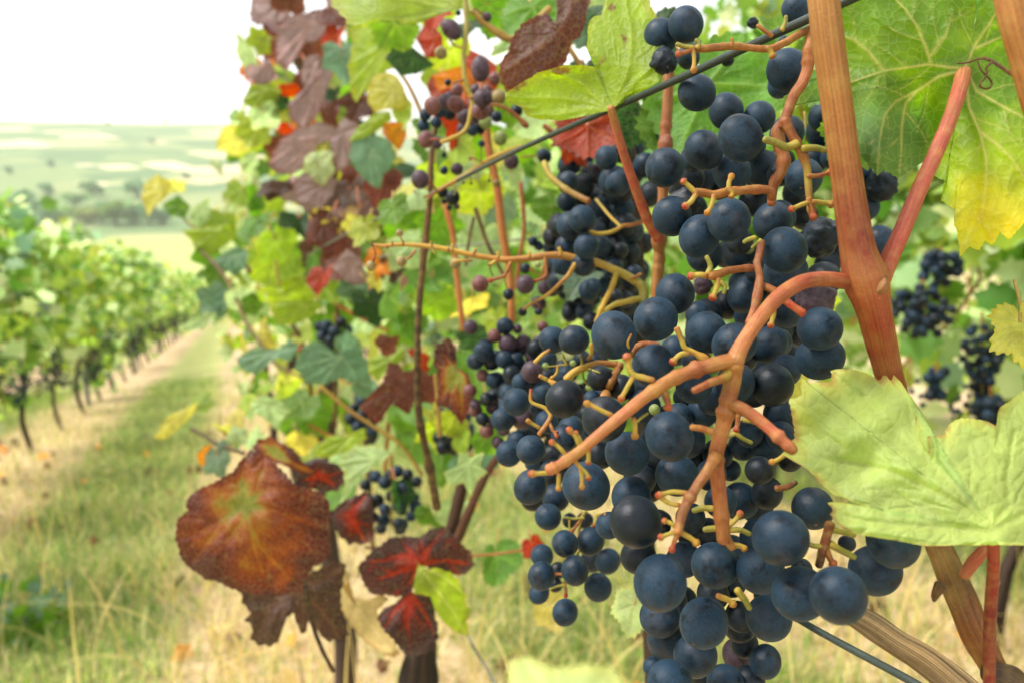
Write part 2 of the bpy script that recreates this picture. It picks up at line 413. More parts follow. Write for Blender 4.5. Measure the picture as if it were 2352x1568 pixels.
def vein_mask(px, py, veins, w0):
    """veins: list of (polyline, width factor)"""
    m = np.zeros_like(px)
    for pl, wf in veins:
        pl = np.asarray(pl, float); n = len(pl)-1
        for k in range(n):
            d, u = seg_dist(px, py, pl[k], pl[k+1]); w = w0*wf*(1-.65*(k+u)/n)
            m = np.maximum(m, np.exp(-(d/np.maximum(w, 1e-6))**2)*min(1, .45+.55*wf))
    return m
def side_veins(pl, gap, reach, wf=.5, ang=48, first=.25):
    pl = np.asarray(pl, float); out = []
    L_ = np.concatenate([[0], np.cumsum(np.hypot(*np.diff(pl, axis=0).T))]); tot = L_[-1]; s = tot*first; k = 0
    while s < tot*.93:
        p = np.array([np.interp(s, L_, pl[:, 0]), np.interp(s, L_, pl[:, 1])]); i = min(np.searchsorted(L_, s), len(pl)-1)
        d = pl[i]-pl[i-1]; d /= np.linalg.norm(d)+1e-9; a0 = math.radians(ang)*(1 if k % 2 else -1)
        R_ = lambda a: np.array([d[0]*math.cos(a)-d[1]*math.sin(a), d[0]*math.sin(a)+d[1]*math.cos(a)])
        ln = reach*(1-.55*s/tot)
        out.append(([p, p+R_(a0)*ln*.5, p+R_(a0)*ln*.5+R_(a0*.72)*ln*.5], wf)); s += gap; k += 1
    return out

def traced_leaf(name, parent, outline, J, depth, veins, pal, nth=220, rings=34, vw=5.0, relief=.0009, gap=70, reach=170, teeth=5, seed=1, label=None, mat=None, top=True, colour=None):
    """a blade with its own outline round the stalk point J; depth(x, y) gives metres from the lens for every point of it"""
    O = np.array(outline, float); O2 = np.vstack([O, O[:1]])
    L_ = np.concatenate([[0], np.cumsum(np.hypot(*np.diff(O2, axis=0).T))]); u = np.linspace(0, L_[-1], nth, endpoint=False)
    ox, oy = np.interp(u, L_, O2[:, 0]), np.interp(u, L_, O2[:, 1])
    J = np.array(J, float); rx, ry = ox-J[0], oy-J[1]; rl = np.hypot(rx, ry)+1e-6
    tt = teeth*(np.abs(((u/ (teeth*4.2)) % 1)-.5)*2-.5+(vnoise(u/(teeth*3.1), u*0, seed)-.5)*1.2)
    k = 1+tt/rl*np.minimum(1, rl/60); ox, oy = J[0]+rx*k, J[1]+ry*k
    r = (np.arange(1, rings+1)/rings)**.85
    X = J[0]+r[:, None]*(ox-J[0])[None, :]; Y = J[1]+r[:, None]*(oy-J[1])[None, :]
    X = np.concatenate([[J[0]], X.ravel()]); Y = np.concatenate([[J[1]], Y.ravel()]); t = np.concatenate([[0], np.repeat(r, nth)])
    vs = [(v, 1.0) for v in veins]; sv = []
    for v in veins: sv += side_veins(v, gap, reach)
    m1 = vein_mask(X, Y, vs, vw); m2 = vein_mask(X, Y, sv, vw*.8)
    m3 = np.maximum(m1, m2)
    D = depth(X, Y)
    sgn = 1 if top else -1
    wide = np.maximum(vein_mask(X, Y, vs, vw*4), .7*vein_mask(X, Y, sv, vw*3.4))
    D = D + sgn*relief*(wide*1.3+(fbm(X/26, Y/26, seed)-.5)*1.5) + relief*2.5*(fbm(X/110, Y/110, seed+5)-.5)
    D = D + .0035*np.clip((t-.8)/.2, 0, 1)*(vnoise(np.arctan2(Y-J[1], X-J[0])*4, t*0, seed+2)-.5)
    V = P(X, Y, D)
    j = np.arange(nth); j2 = (j+1) % nth
    F = [(0, 1+b_, 1+a) for a, b_ in zip(j, j2)]
    i = (np.arange(rings-1)*nth)[:, None]+1
    F += [tuple(q) for q in np.stack([i+j, i+j2, i+nth+j2, i+nth+j], -1).reshape(-1, 4)]
    # orientation: image y runs down, so this winding decides which side is the upper side
    area = np.sum(ox*np.roll(oy, -1)-np.roll(ox, -1)*oy)
    facing = area > 0
    if facing != top: F = [tuple(reversed(q)) for q in F]
    dm = float(np.median(D)); un = dm/FPX*12
    c = (colour or leaf_colours)(pal, t, m3, (X-J[0])/260, (Y-J[1])/260, seed)
    me = make_mesh(name, V, F, c, np.stack([X*un, Y*un], -1)*2.6, mat=mat or LEAF)
    return obj(name, me, parent, label=label)

_TH = np.radians([0, 14, 27, 40, 56, 70, 84, 98, 112, 130, 150, 168, 180])
_RR = np.array([1, .86, .66, .74, .88, .76, .56, .60, .68, .60, .50, .34, .10])
def generic_leaf(name, parent, x, y, size, ang, pal, d, pitch=0, roll=0, top=True, fold=.34, curl=.42, seed=None, stalk=True, nth=84, rings=7, mat=None, world=None, lab=None):
    """a lobed leaf centred about (x, y): ang = where the tip points (0 right, 90 up), pitch/roll = lean of the blade in degrees"""
    _seed[0] += 1; seed = seed or _seed[0]; rs = np.random.default_rng(seed)
    th = np.linspace(-np.pi, np.pi, nth, endpoint=False); lobed = rs.uniform(.35, 1.05)*(.8 if pal in ('mauve', 'maroon', 'dead') else 1)
    r = np.interp(np.abs(th), _TH, _RR*(1) ); full = np.interp(np.abs(th), _TH, np.array([1, .97, .93, .91, .9, .86, .82, .8, .76, .7, .6, .40, .12]))
    r = r*lobed+full*(1-lobed)
    r = r*(1+.075*(np.abs((th/ (2*np.pi)*27+.3) % 1-.5)*4-1)*np.minimum(1, (np.pi-np.abs(th))*2)) * (1+.16*(vnoise(th*1.6+9, th*0, seed)-.5))
    q = (np.arange(1, rings+1)/rings)**.9
    a = np.concatenate([[0], (q[:, None]*r*np.cos(th)).ravel()]); b = np.concatenate([[0], (q[:, None]*r*np.sin(th)).ravel()]); t = np.concatenate([[0], np.repeat(q, nth)])
    veins = [([np.zeros(2), np.array([math.cos(z)*ln*.5, math.sin(z)*ln*.5]), np.array([math.cos(z*1.0)*ln, math.sin(z)*ln])], 1.0) for z, ln in ((0, .95), (.95, .8), (-.95, .8), (1.95, .6), (-1.95, .6))]
    sv = []
    for v, _ in veins: sv += side_veins(v, .17, .42)
    m = np.maximum(vein_mask(a, b, veins, .035), vein_mask(a, b, sv, .028))
    z = -curl*(a*a*.6+b*b*.5)*rs.uniform(.5, 1.4)+fold*np.abs(b)*rs.uniform(.3, 1.3)-.05*m
    z = z+.30*(fbm(a*1.7+5, b*1.7+seed, seed, 2)-.5)+.10*t*(vnoise(np.arctan2(b, a)*2.2, t*0, seed+1)-.5)
    al = a-.12
    tw, pt, rl = math.radians(ang), math.radians(pitch), math.radians(roll)
    M = Matrix.Rotation(tw, 3, 'Z') @ Matrix.Rotation(-pt, 3, 'Y') @ Matrix.Rotation(rl, 3, 'X')
    M = np.array(M)
    if not top: z = -z
    Lc = np.stack([al, b, z], -1) @ M.T
    un = size*d/FPX/1.62
    cen = P(x, y, d) if world is None else np.asarray(world)
    Rw = RC
    V = cen+(Lc*un) @ Rw.T
    j = np.arange(nth); j2 = (j+1) % nth
    F = [(0, 1+p, 1+o) for p, o in zip(j, j2)]
    i = (np.arange(rings-1)*nth)[:, None]+1
    F += [tuple(k) for k in np.stack([i+j, i+nth+j, i+nth+j2, i+j2], -1).reshape(-1, 4)]
    F[:nth] = [(0, 1+o, 1+p) for p, o in zip(j2, j)] if False else [(0, 1+p, 1+o) for p, o in zip(j, j2)]
    if not top: F = [tuple(reversed(k)) for k in F]
    c = leaf_colours(pal, t, m, a, b, seed)*rs.uniform(.78, 1.18)*(1+rs.normal(0, .05, 3))
    o = obj(name, make_mesh(name, V, F, c, np.stack([a, b, np.full(len(a), seed*1.3)], -1)*un*34, mat=mat or LEAF), parent, label=lab)
    if stalk:
        p0 = (np.array([-.12, 0, 0]) @ M.T)*un; dr = (np.array([-1, 0, -.5]) @ M.T); p1 = p0+dr*un*.35; p2 = p0+(dr*.75+np.array([0, .25, -.25]))*un*.9
        C = cen+catmull(np.array([p0, p1, p2]), 7) @ Rw.T
        cs = lin(190, 110, 80) if pal not in ('lime', 'pale', 'green', 'yellow') else lin(180, 150, 80)
        v, f, cc, lu = tube_arrays(C, np.full(7, un*.035), np.tile(cs, (7, 1)), 6, .05, seed)
        obj('leaf_stalk', make_mesh('leaf_stalk', v, f, cc, lu, mat=STEM), o)
        # sub-part: the blade sits at its parent's origin already
        o.children[0].location = (0, 0, 0)
    return o

# ------------------------------------------------------------------ far things: trees of the valley, rows of vines
def leaf_cloud(pts, size, cols, rs, elong=1.25):
    """one small folded blade (4 triangles) at every point"""
    n = len(pts)
    a = rs.normal(size=(n, 3)); a /= np.linalg.norm(a, axis=1)[:, None]
    b = rs.normal(size=(n, 3)); b -= a*np.sum(a*b, 1)[:, None]; b /= np.linalg.norm(b, axis=1)[:, None]
    c = np.cross(a, b); s = (size*rs.uniform(.6, 1.25, n))[:, None]
    O = np.array([(-.50, 0, 0), (-.58, .30, .06), (-.22, .34, .08), (-.12, .58, .14), (.10, .36, .06), (.30, .46, .10), (.34, .20, .03), (.66, 0, -.06), (.34, -.20, .03), (.30, -.46, .10), (.10, -.36, .06), (-.12, -.58, .14), (-.22, -.34, .08), (-.58, -.30, .06)])
    V = pts[:, None]+s[:, None]*(a[:, None]*O[None, :, :1]+b[:, None]*O[None, :, 1:2]+c[:, None]*O[None, :, 2:])
    V = np.concatenate([V, pts[:, None]], 1).reshape(-1, 3); i = np.arange(n)[:, None]*15
    F = np.concatenate([i+np.array([14, k, (k+1) % 14]) for k in range(14)])
    return V, F, np.repeat(cols, 15, axis=0)
MIXES = {'row': [('lime', .30), ('green', .38), ('teal', .05), ('pale', .26)]}  # the pale share paints sheen highlights into the foliage colour
def pick_cols(rs, n, mix):
    names = [m[0] for m in mix]; p = np.array([m[1] for m in mix]); p /= p.sum()
    base = np.array([lin(PAL[k][0]) for k in names]); base = 1.22*(base*.72+.28*base.mean(1)[:, None]*np.array([1.12, 1.02, .66])); i = rs.choice(len(names), n, p=p)  # lightened and greyed: haze and lens veil put into the row colours
    return base[i]*rs.uniform(.6, 1.2, (n, 1))*(1+rs.normal(0, .06, (n, 3)))
def add_row(lat, s0, s1, step, word, leafscale=1.0, side_label='', near=12, top=1.85, low=.55, dens=330, bunches=3, posts=4, spread=.23):
    k = 0; s = s0
    while s < s1:
        rs = np.random.default_rng(int(1000*abs(lat))+k)
        far = s > near
        n = int(dens*(1 if s < near else max(.35, near/s)))
        sc = 1.0 if s < near else min(2.0, (s/near)**.4)
        u = np.clip(rs.normal(0, spread, n), -.62, .62)*step; v = np.clip(rs.normal(0, .15, n), -.36, .36); h = low+(top-low)*np.clip(rs.beta(1.45, 1.2, n), 0, 1)+rs.uniform(-.40, .22)*np.clip(rs.uniform(.3, 1.1, n), 0, 1)
        h = h+.12*np.maximum(0, np.abs(v)-.2)*-1
        pts = W(s+u, lat+v, h)
        V, F, c = leaf_cloud(pts, .105*leafscale*sc, pick_cols(rs, n, MIXES['row']), rs)
        base = W(np.array([s]), np.array([lat]))[0]
        ordn = ('nearest', 'second', 'third', 'fourth', 'fifth', 'sixth')
        lab = (f'green vine, {ordn[k]} from the near end of the {word}' if k < 6 else f'small blurred vine far down the {word}')
        t = thing('grape_vine', base, lab, 'vine', f'vines of the {word}')
        obj('foliage', make_mesh('foliage', V, F, c, smooth=False, mat=LEAF_FAR), t, kind='stuff')
        tr = W(s+np.array([.04, 0, -.03, .02]), lat+np.array([.02, -.02, .03, 0]), np.array([-.05, .25, .55, .85]))
        bk = np.tile(lin(74, 60, 50), (10, 1))
        v_, f_, c_, l_ = tube_arrays(catmull(tr, 10), np.linspace(.022, .014, 10)*rs.uniform(.7, 1.2), bk, 7, .2, k)
        obj('trunk', make_mesh('trunk', v_, f_, c_, l_, mat=BARK), t)
        if s < 14:
            for q in range(5):
                a = rs.uniform(-.45, .45)*step
                cn = W(s+np.array([a, a+rs.normal(0, .08), a+rs.normal(0, .15)]), lat+rs.normal(0, .10, 3), np.array([.70, 1.1, 1.65]))
                v_, f_, c_, l_ = tube_arrays(catmull(cn, 8), np.full(8, .005), np.tile(lin(176, 108, 58), (8, 1)), 5, .1, q)
                obj('cane', make_mesh('cane', v_, f_, c_, l_, mat=CANE), t)
        for q in range(bunches if s < 22 else (1 if s < 34 else 0)):
            far_bunch(W(np.array([s+rs.uniform(-.45, .45)*step]), np.array([lat+math.copysign(.29, -lat)+rs.normal(0, .06)]), np.array([rs.uniform(.56, .86)]))[0], rs, f'dark blue grape bunch hanging low in the {word}', f'bunches hanging in the {word}')
        if k % posts == 1:
            b0 = W(np.array([s+.4*step]), np.array([lat]))[0]
            v_, f_, c_, l_ = tube_arrays(np.array([b0+[0, 0, z] for z in (-.05, .6, 1.2, top+.10)]), np.full(4, .022), np.tile(lin(120, 128, 132), (4, 1)), 8, .01, k)
            p = obj('trellis_post', make_mesh('trellis_post', v_, f_, c_, l_, mat=WIRE))
            tag(p, (f'grey metal trellis post, {ordn[k//posts]} from the near end of the {word}' if k//posts < 6 else f'thin grey trellis post far down the {word}'), 'post', f'trellis posts of the {word}')
        k += 1; s += step
ICO = None
def ico(sub):
    import bmesh
    bm = bmesh.new(); bmesh.ops.create_icosphere(bm, subdivisions=sub, radius=1)
    V = np.array([v.co[:] for v in bm.verts]); F = np.array([[v.index for v in f.verts] for f in bm.faces]); bm.free(); return V, F
ICO1 = ico(1); ICO2 = ico(2)
_fb = {}
def far_bunch(top, rs, label, group, ln=.16, wd=.055):
    k = int(rs.integers(0, 4))
    if k not in _fb:
        r2 = np.random.default_rng(50+k); n = 46
        z = -np.sqrt(r2.uniform(0, 1, n))*0-r2.uniform(0, 1, n)**.85*ln; w = wd*(1-(-z/ln)**1.5*.75); a = r2.uniform(0, 2*np.pi, n); rr = w*np.sqrt(r2.uniform(.2, 1, n))
        C = np.stack([rr*np.cos(a), rr*np.sin(a), z-.02], -1); R = r2.uniform(.0065, .009, n)
        V = (C[:, None]+ICO1[0][None]*R[:, None, None]).reshape(-1, 3); F = (np.arange(n)[:, None, None]*len(ICO1[0])+ICO1[1][None]).reshape(-1, 3)
        g = make_mesh('grapes', V, F, mat=GM['b'])
        v_, f_, c_, l_ = tube_arrays(catmull([(0, 0, .03), (.004, 0, -.04), (0, .003, -ln*.8)], 8), np.linspace(.003, .0015, 8), np.tile(lin(150, 110, 60), (8, 1)), 5, .1, k)
        _fb[k] = (g, make_mesh('stalk', v_, f_, c_, l_, mat=STEM))
    t = thing('grape_bunch', top, label, 'grape bunch', group)
    t.rotation_euler = (0, 0, rs.uniform(0, 6)); s = rs.uniform(.8, 1.25); t.scale = (s, s, s)
    o = bpy.data.objects.new('grapes', _fb[k][0]); link(o, t); o['kind'] = 'stuff'
    link(bpy.data.objects.new('stalk', _fb[k][1]), t)
    return t
add_row(-1.52, 3.3, 46, 1.05, 'row across the grassy alley', top=1.80, low=.48, leafscale=1.05, dens=360, bunches=6, spread=.20)
add_row(-3.2, 4.5, 24, 1.3, 'second row beyond the alley', near=8, bunches=1, posts=5)
add_row(1.92, -.6, 16, 1.0, 'row behind the near bunch', top=2.0, low=.6, dens=700, bunches=6, spread=.40)
add_row(3.6, .2, 12, 1.3, 'farther row on the right', near=5, top=2.0, low=.6, dens=420, bunches=1, posts=6, spread=.4)

def valley_tree(x, y, hpx, s, t, label, dark):
    rs = np.random.default_rng(int(x*7+y)); base = W(np.array([s]), np.array([t]))[0]
    d = -(RC.T @ base)[2]; h = hpx*d/FPX; w = h*rs.uniform(.5, .72)
    th = thing('valley_tree', base, label, 'tree', 'trees and bushes across the valley')
    n = 420; p = rs.normal(size=(n, 3)); p /= np.linalg.norm(p, axis=1)[:, None]; p *= rs.uniform(.35, 1, (n, 1))**.5
    lob = rs.normal(size=(7, 3))*.42; p = p*.62+lob[rs.integers(0, 7, n)]
    pts = base+np.array([0, 0, h*.56])+p*np.array([w, w, h*.42])
    c = np.tile(lin(*dark), (n, 1))*rs.uniform(.6, 1.35, (n, 1))
    V, F, c = leaf_cloud(pts, h*.17, c, rs)
    obj('crown', make_mesh('crown', V, F, c, smooth=False, mat=LEAF_FAR), th, kind='stuff')
    v_, f_, c_, l_ = tube_arrays(np.array([base+[0, 0, -.3], base+[0, 0, h*.3], base+[.1, 0, h*.6]]), np.array([.06, .045, .02])*h, np.tile(lin(70, 58, 44), (3, 1)), 7, .1, 1)
    obj('trunk', make_mesh('trunk', v_, f_, c_, l_, mat=BARK), th)
def valley_hit(x, y):
    """where the line of sight through (x, y) meets the ground"""
    r = P(x, y, 1.0); q = np.geomspace(60, 3000, 6000); Q = r[None]*q[:, None]
    z = ground_z(Q @ UH, Q @ NR); i = np.argmax(Q[:, 2] < z); return float(Q[i] @ UH), float(Q[i] @ NR)
for x, y, h, lab, c in [
 (70, 520, 62, 'tall dark bush at the left end of the valley hedge', (92, 126, 84)), (105, 528, 50, 'dark green tree beside the pale track', (100, 134, 88)), (150, 520, 46, 'mid green round bush just right of the track', (130, 158, 88)),
 (200, 514, 50, 'pale green bush before the tan field', (140, 150, 84)), (235, 512, 40, 'dark slim tree in the valley hedge', (94, 128, 88)), (268, 520, 58, 'large round mid green tree in the valley', (104, 132, 62)),
 (310, 512, 44, 'grey green tree right of the round one', (126, 158, 106)), (345, 516, 52, 'dark green bush behind the yellow shoot', (94, 130, 84)), (375, 516, 40, 'dark low bush at the end of the hedge', (92, 126, 82)),
 (110, 448, 26, 'small dark tree on the lower slope', (100, 134, 92)), (215, 452, 34, 'dark copse on the slope above the tan field', (98, 132, 88)), (320, 455, 44, 'tall grey green trees at the foot of the hill', (106, 140, 100)),
 (40, 485, 40, 'green bush at the left edge of the valley', (120, 152, 92)), (560, 455, 40, 'dark trees beside the pale strip at the hill foot', (100, 132, 98)), (170, 478, 36, 'round green bush above the hedge', (118, 150, 96)),
 (116, 384, 16, 'tiny dark tree midway up the hill', (94, 126, 88)), (380, 284, 12, 'tiny dark tree on the skyline', (94, 124, 88)), (250, 288, 9, 'low tree on the skyline left of the other', (100, 130, 92)),
 (350, 330, 12, 'small tree at a field corner high on the hill', (94, 126, 88)), (430, 410, 16, 'small tree between two pale strips on the hill', (96, 128, 90)), (20, 400, 18, 'small trees at the left edge of the hill', (94, 128, 88))]:
    s, t = valley_hit(x, y); valley_tree(x, y, h, s, t, lab, c)

# ------------------------------------------------------------------ grass
def blades(n, s0, s1, t0, t1, hmin, hmax, wid, palette, name, dens=None, bend=.6, seg=3, lie=.0, seed=3):
    rs = np.random.default_rng(seed); m = n*3 if dens else n
    s = s0+(s1-s0)*rs.uniform(0, 1, m)**1.5; t = rs.uniform(t0, t1, m)
    if dens is not None:
        keep = rs.uniform(0, 1, m) < dens(s, t); s, t = s[keep][:n], t[keep][:n]
    n = len(s); h = rs.uniform(hmin, hmax, n)*(.6+.8*fbm(s*2.3, t*2.3, 8)); az = rs.uniform(0, 2*np.pi, n); ln = np.clip(rs.normal(bend, .35, n), .05, 1.7)+lie
    base = W(s, t, -.01); dx = np.cos(az)[:, None]*UH+np.sin(az)[:, None]*NR; sx = -np.sin(az)[:, None]*UH+np.cos(az)[:, None]*NR
    w = wid*rs.uniform(.5, 1.4, n); rows = []
    for k in range(seg+1):
        q = k/seg; a = ln*q; off = np.sin(a)*q*h; up = np.cos(a*.9)*q*h
        c = base+dx*off[:, None]+np.array([0, 0, 1.0])*np.maximum(up, .004*k)[:, None]; ww = (w*(1-q**1.6*.92)*.5)[:, None]
        rows += [c-sx*ww, c+sx*ww]
    V = np.stack(rows, 1).reshape(-1, 3); i = np.arange(n)[:, None]*(2*seg+2)
    F = np.concatenate([i+np.array([2*k, 2*k+1, 2*k+3, 2*k+2]) for k in range(seg)])
    pc = np.array([lin(c) for c in palette]); ci = np.clip((fbm(s*1.7, t*1.7, 21)*1.5-.25+rs.normal(0, .28, n))*len(pc), 0, len(pc)-1).astype(int)
    c = pc[ci]*rs.uniform(.5, 1.25, (n, 1))
    o = obj(name, make_mesh(name, V, F, np.repeat(c, 2*seg+2, axis=0), smooth=False, mat=LEAF_FAR), kind='stuff')
    return o
def lane(s, t):                                         # 1 in the green lane, 0 in the straw strips
    ph = ((t-.17)/1.67+20.5) % 1; return np.clip((np.abs(ph-.5)*1.67-.34)/.22, 0, 1)
GREENS = [(148, 170, 86), (176, 188, 106), (202, 202, 132), (112, 150, 82), (214, 208, 146), (140, 168, 92)]
STRAWS = [(232, 212, 166), (214, 190, 142), (238, 222, 184), (188, 170, 120), (176, 178, 112), (222, 200, 152)]
g = blades(64000, 1.0, 11, -2.6, 2.6, .03, .13, .0065, GREENS, 'grass', dens=lambda s, t: .15+.85*lane(s, t)); tag(g, 'short green and yellowing grass down the alley', 'grass')
g = blades(26000, 1.0, 9, -2.6, 2.6, .03, .15, .0055, STRAWS, 'dry_grass', dens=lambda s, t: .30+.7*(1-lane(s, t)), bend=.9, seed=5); tag(g, 'dry straw coloured grass under the vines', 'dry grass')
g = blades(620, 1.2, 4.2, -1.6, 2.3, .22, .55, .0065, [(220, 200, 140), (206, 184, 122), (190, 170, 104)], 'straw_stalks', bend=1.0, seg=7, seed=11); tag(g, 'long arching pale straw stalks standing out of the grass', 'straw')

def weed(x, y, label, n=46, seed=1):
    rs = np.random.default_rng(seed); r = P(x, y, 1.0); q = np.linspace(.5, 6, 4000); Q = r[None]*q[:, None]; i = np.argmax(Q[:, 2] < ground_z(Q @ UH, Q @ NR)); b = Q[i]
    t = thing('weed_plant', b, label, 'plant')
    for k in range(n):
        a = rs.uniform(0, 6.28); e = rs.uniform(.02, .17); c = b+np.array([math.cos(a)*e, math.sin(a)*e, rs.uniform(.03, .17)])
        p = RC.T @ c; d = -p[2]
        generic_leaf('leaf', t, 0, 0, rs.uniform(.035, .07)*FPX/d, rs.uniform(0, 360), 'teal' if rs.uniform() < .6 else 'green', d, rs.uniform(10, 60), rs.uniform(-30, 30), stalk=False, nth=22, rings=3, world=c)
weed(45, 1470, 'low bluish green weed in the grass at the bottom left corner', 80, 4)

# ------------------------------------------------------------------ bunches of grapes beside the lens
def CR(s0x, s0y, k):                      # crop coordinates of the survey of the photograph -> measuring frame
    return lambda x, y: ((s0x+x/k)/1.08844, (s0y+y/k)/1.08844)
A_, B_, C_, D_, E_, F_ = CR(1500, 0, 3.336), CR(1500, 450, 3.336), CR(1200, 800, 3.336), CR(1600, 800, 3.336), CR(1200, 1230, 3.287), CR(1600, 1230, 3.287)
G_, H_ = CR(800, 0, 3.095), CR(880, 450, 2.851)
KR = {id(A_): 3.631, id(B_): 3.631, id(C_): 3.631, id(D_): 3.631, id(E_): 3.578, id(F_): 3.578, id(G_): 3.369, id(H_): 3.103}
GR = []        # x, y, r, depth, colour, style, bunch
def put(bunch, crop, text, dia, dmin, dmax, col='b', push=0.0):
    for item in text.split(';'):
        f = item.split()
        if not f: continue
        x, y, r = (float(v) for v in f[:3]); c, st, ex = col, '', push
        for w_ in f[3:]:
            if w_ in GM: c = w_
            elif w_ in ('dry', 'crease', 'dent', 'long'): st = w_
            else: ex += float(w_)
        if crop is not None: (x, y), r = crop(x, y), r/KR[id(crop)]
        d = min(max(FPX*dia/(2*r), dmin), dmax)+ex
        GR.append([x, y, r, d, c, st, bunch])
put('upper', A_, '715 208 147;510 300 140;808 775 157;1052 930 143;1328 980 135;1172 1155 188;865 1255 160;540 1400 170 crease;1350 1405 150;1565 590 178;1640 80 120 .02;1560 1110 140 .02;532 510 117 dry k', .0152, .262, .34)
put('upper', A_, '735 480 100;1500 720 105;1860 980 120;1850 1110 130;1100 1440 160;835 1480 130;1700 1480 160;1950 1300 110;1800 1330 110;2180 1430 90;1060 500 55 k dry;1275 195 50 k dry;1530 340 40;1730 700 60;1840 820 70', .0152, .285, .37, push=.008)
put('upper', B_, '600 305 170;830 470 175;1075 335 185;1440 350 165;1535 585 190;1835 480 172 k dry -.002;625 950 168;465 1160 182;1835 1240 190 dent;1835 1480 190;885 1270 175;1120 1370 185;1410 1370 155', .0152, .255, .34)
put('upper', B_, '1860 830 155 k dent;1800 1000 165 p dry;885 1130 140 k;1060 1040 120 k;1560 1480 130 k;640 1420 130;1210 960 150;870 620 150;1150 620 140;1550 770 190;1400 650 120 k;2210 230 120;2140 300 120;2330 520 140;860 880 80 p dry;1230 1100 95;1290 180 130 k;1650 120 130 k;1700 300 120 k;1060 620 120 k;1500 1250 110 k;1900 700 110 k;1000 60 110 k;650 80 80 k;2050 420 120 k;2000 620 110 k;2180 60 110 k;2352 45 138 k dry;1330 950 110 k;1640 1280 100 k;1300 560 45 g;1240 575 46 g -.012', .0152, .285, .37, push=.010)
put('lower', C_, '1115 125 195;1440 375 175;705 655 160 k;1035 820 190 k;1580 970 205;1785 540 155;2130 520 160;1225 1110 180;1640 1290 180;885 1380 200;1260 1470 170', .0152, .215, .29)
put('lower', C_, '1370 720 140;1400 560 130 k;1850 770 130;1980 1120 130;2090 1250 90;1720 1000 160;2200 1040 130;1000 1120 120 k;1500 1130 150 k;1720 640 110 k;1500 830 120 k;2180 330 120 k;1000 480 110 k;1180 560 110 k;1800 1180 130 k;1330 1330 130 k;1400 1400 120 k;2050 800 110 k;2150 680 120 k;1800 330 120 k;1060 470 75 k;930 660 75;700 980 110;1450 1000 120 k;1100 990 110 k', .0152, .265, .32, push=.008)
put('lower', D_, '1175 790 150;1060 1060 130;870 1040 120;995 1250 120 k -.03;1060 1440 130 k;840 1500 150;1210 420 130;1100 540 180 k .01;530 760 130;960 950 100 k;950 620 110 k;1250 1150 110 k', .0152, .240, .31)
put('lower', E_, '1280 240 213 k;1480 740 220;1480 1020 170;1540 1230 165;1770 1340 180;1840 1070 200;1930 600 190;1420 1430 80;1560 1560 190;1300 520 150 k .012;1060 270 110;1660 900 130 k .015;1650 560 130 k .012;2120 1340 130 p', .0152, .208, .30)
put('lower', F_, '1155 375 225;1630 845 240;1310 830 220;990 640 195;1930 640 205;2080 400 215;1420 130 175;1060 1030 185;1030 1390 130;820 1020 120 k;700 1560 150;820 1100 130 k;760 620 110 k;600 830 130 k;860 1250 110 k;560 330 120 k .01;420 330 120 k .01;1330 640 90 k .01;560 1560 130 k;900 1540 120 k;1700 420 70 k .03', .0152, .205, .29)
put('left', C_, '605 165 118;785 165 128;305 680 117;190 830 100;350 810 98 p;525 600 90;435 430 92 p;340 520 78;240 1110 110;425 1080 128;560 850 100;760 900 110;420 1390 140;630 1480 110;545 385 30 g;912 560 32 g;775 360 28 g;740 485 40 g;535 815 30 g;1455 745 48 g -.12;730 1070 26 r', .0130, .325, .42)
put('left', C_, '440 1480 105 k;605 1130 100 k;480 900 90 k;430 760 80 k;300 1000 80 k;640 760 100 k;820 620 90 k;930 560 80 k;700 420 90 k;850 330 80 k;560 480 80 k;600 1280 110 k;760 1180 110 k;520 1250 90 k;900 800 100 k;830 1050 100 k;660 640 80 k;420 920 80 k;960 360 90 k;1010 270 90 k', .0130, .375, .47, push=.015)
put('left', H_, '1090 1040 62;845 1050 52 p;1180 1060 35 p;1015 1110 50 r;1110 1170 70 p;1210 1160 60 p dry;950 1190 60;940 1225 72;880 1290 65;1150 1250 55 k;1290 1260 60 p;1190 1330 60 p;1360 1045 42 r;1330 1150 45 p;1010 1425 60;840 1500 50 r;930 1390 45 r;880 1600 40 p;1060 1490 40 k;1120 1340 45 r;1250 1390 50 p', .0130, .42, .52)
put('left', H_, '880 1640 48 r;960 1560 50 k;1000 1620 48 p;930 1700 48 k;1010 1720 45 p;1060 1660 50 k;1090 1560 50 p;960 1790 50 r;1080 1780 46 p;1130 1690 52 k;1040 1870 46 p', .0130, .43, .52)
put('tail', E_, '700 420 115;910 400 112;510 520 95;505 685 115;485 830 85;780 640 118;1050 565 105;700 985 110;970 780 115;560 200 110;920 560 100 k .02;735 230 60 k .015;640 640 70 k .02;860 230 70 k .02;620 760 60 k .02', .0128, .345, .42)
put('inner', H_, '1940 200 75;1640 280 100;1710 230 70 p;1560 330 105;1530 480 85;1670 475 92;1880 440 70;1660 720 60;1610 820 60;1650 930 70 k;1800 680 60 p;1750 790 50;1870 840 50 k;1500 600 80;1290 440 35;1330 470 35;1410 480 50;1520 720 70;1530 160 70;1580 120 70;1820 240 65;2120 130 70;1540 20 80;1650 600 90;1960 420 50;1370 770 50 p;1430 790 45 p;1330 880 55 p;1725 915 22 g', .0140, .44, .58)
put('inner', H_, '1480 260 60 k;1740 370 80 k;1830 340 70 k;1590 220 60 k;1780 560 80 k;1880 590 80 k;1950 320 80 k;1830 120 70 k;1740 130 70 k;1980 520 80 k;1730 640 70 k;1900 720 70 k;1960 640 80 k;1450 400 60 k;1590 640 70 k;1700 860 60 k;1950 800 60 k;1430 560 50 k;1660 30 26 k;1780 60 70 k', .0140, .50, .60, push=.03)
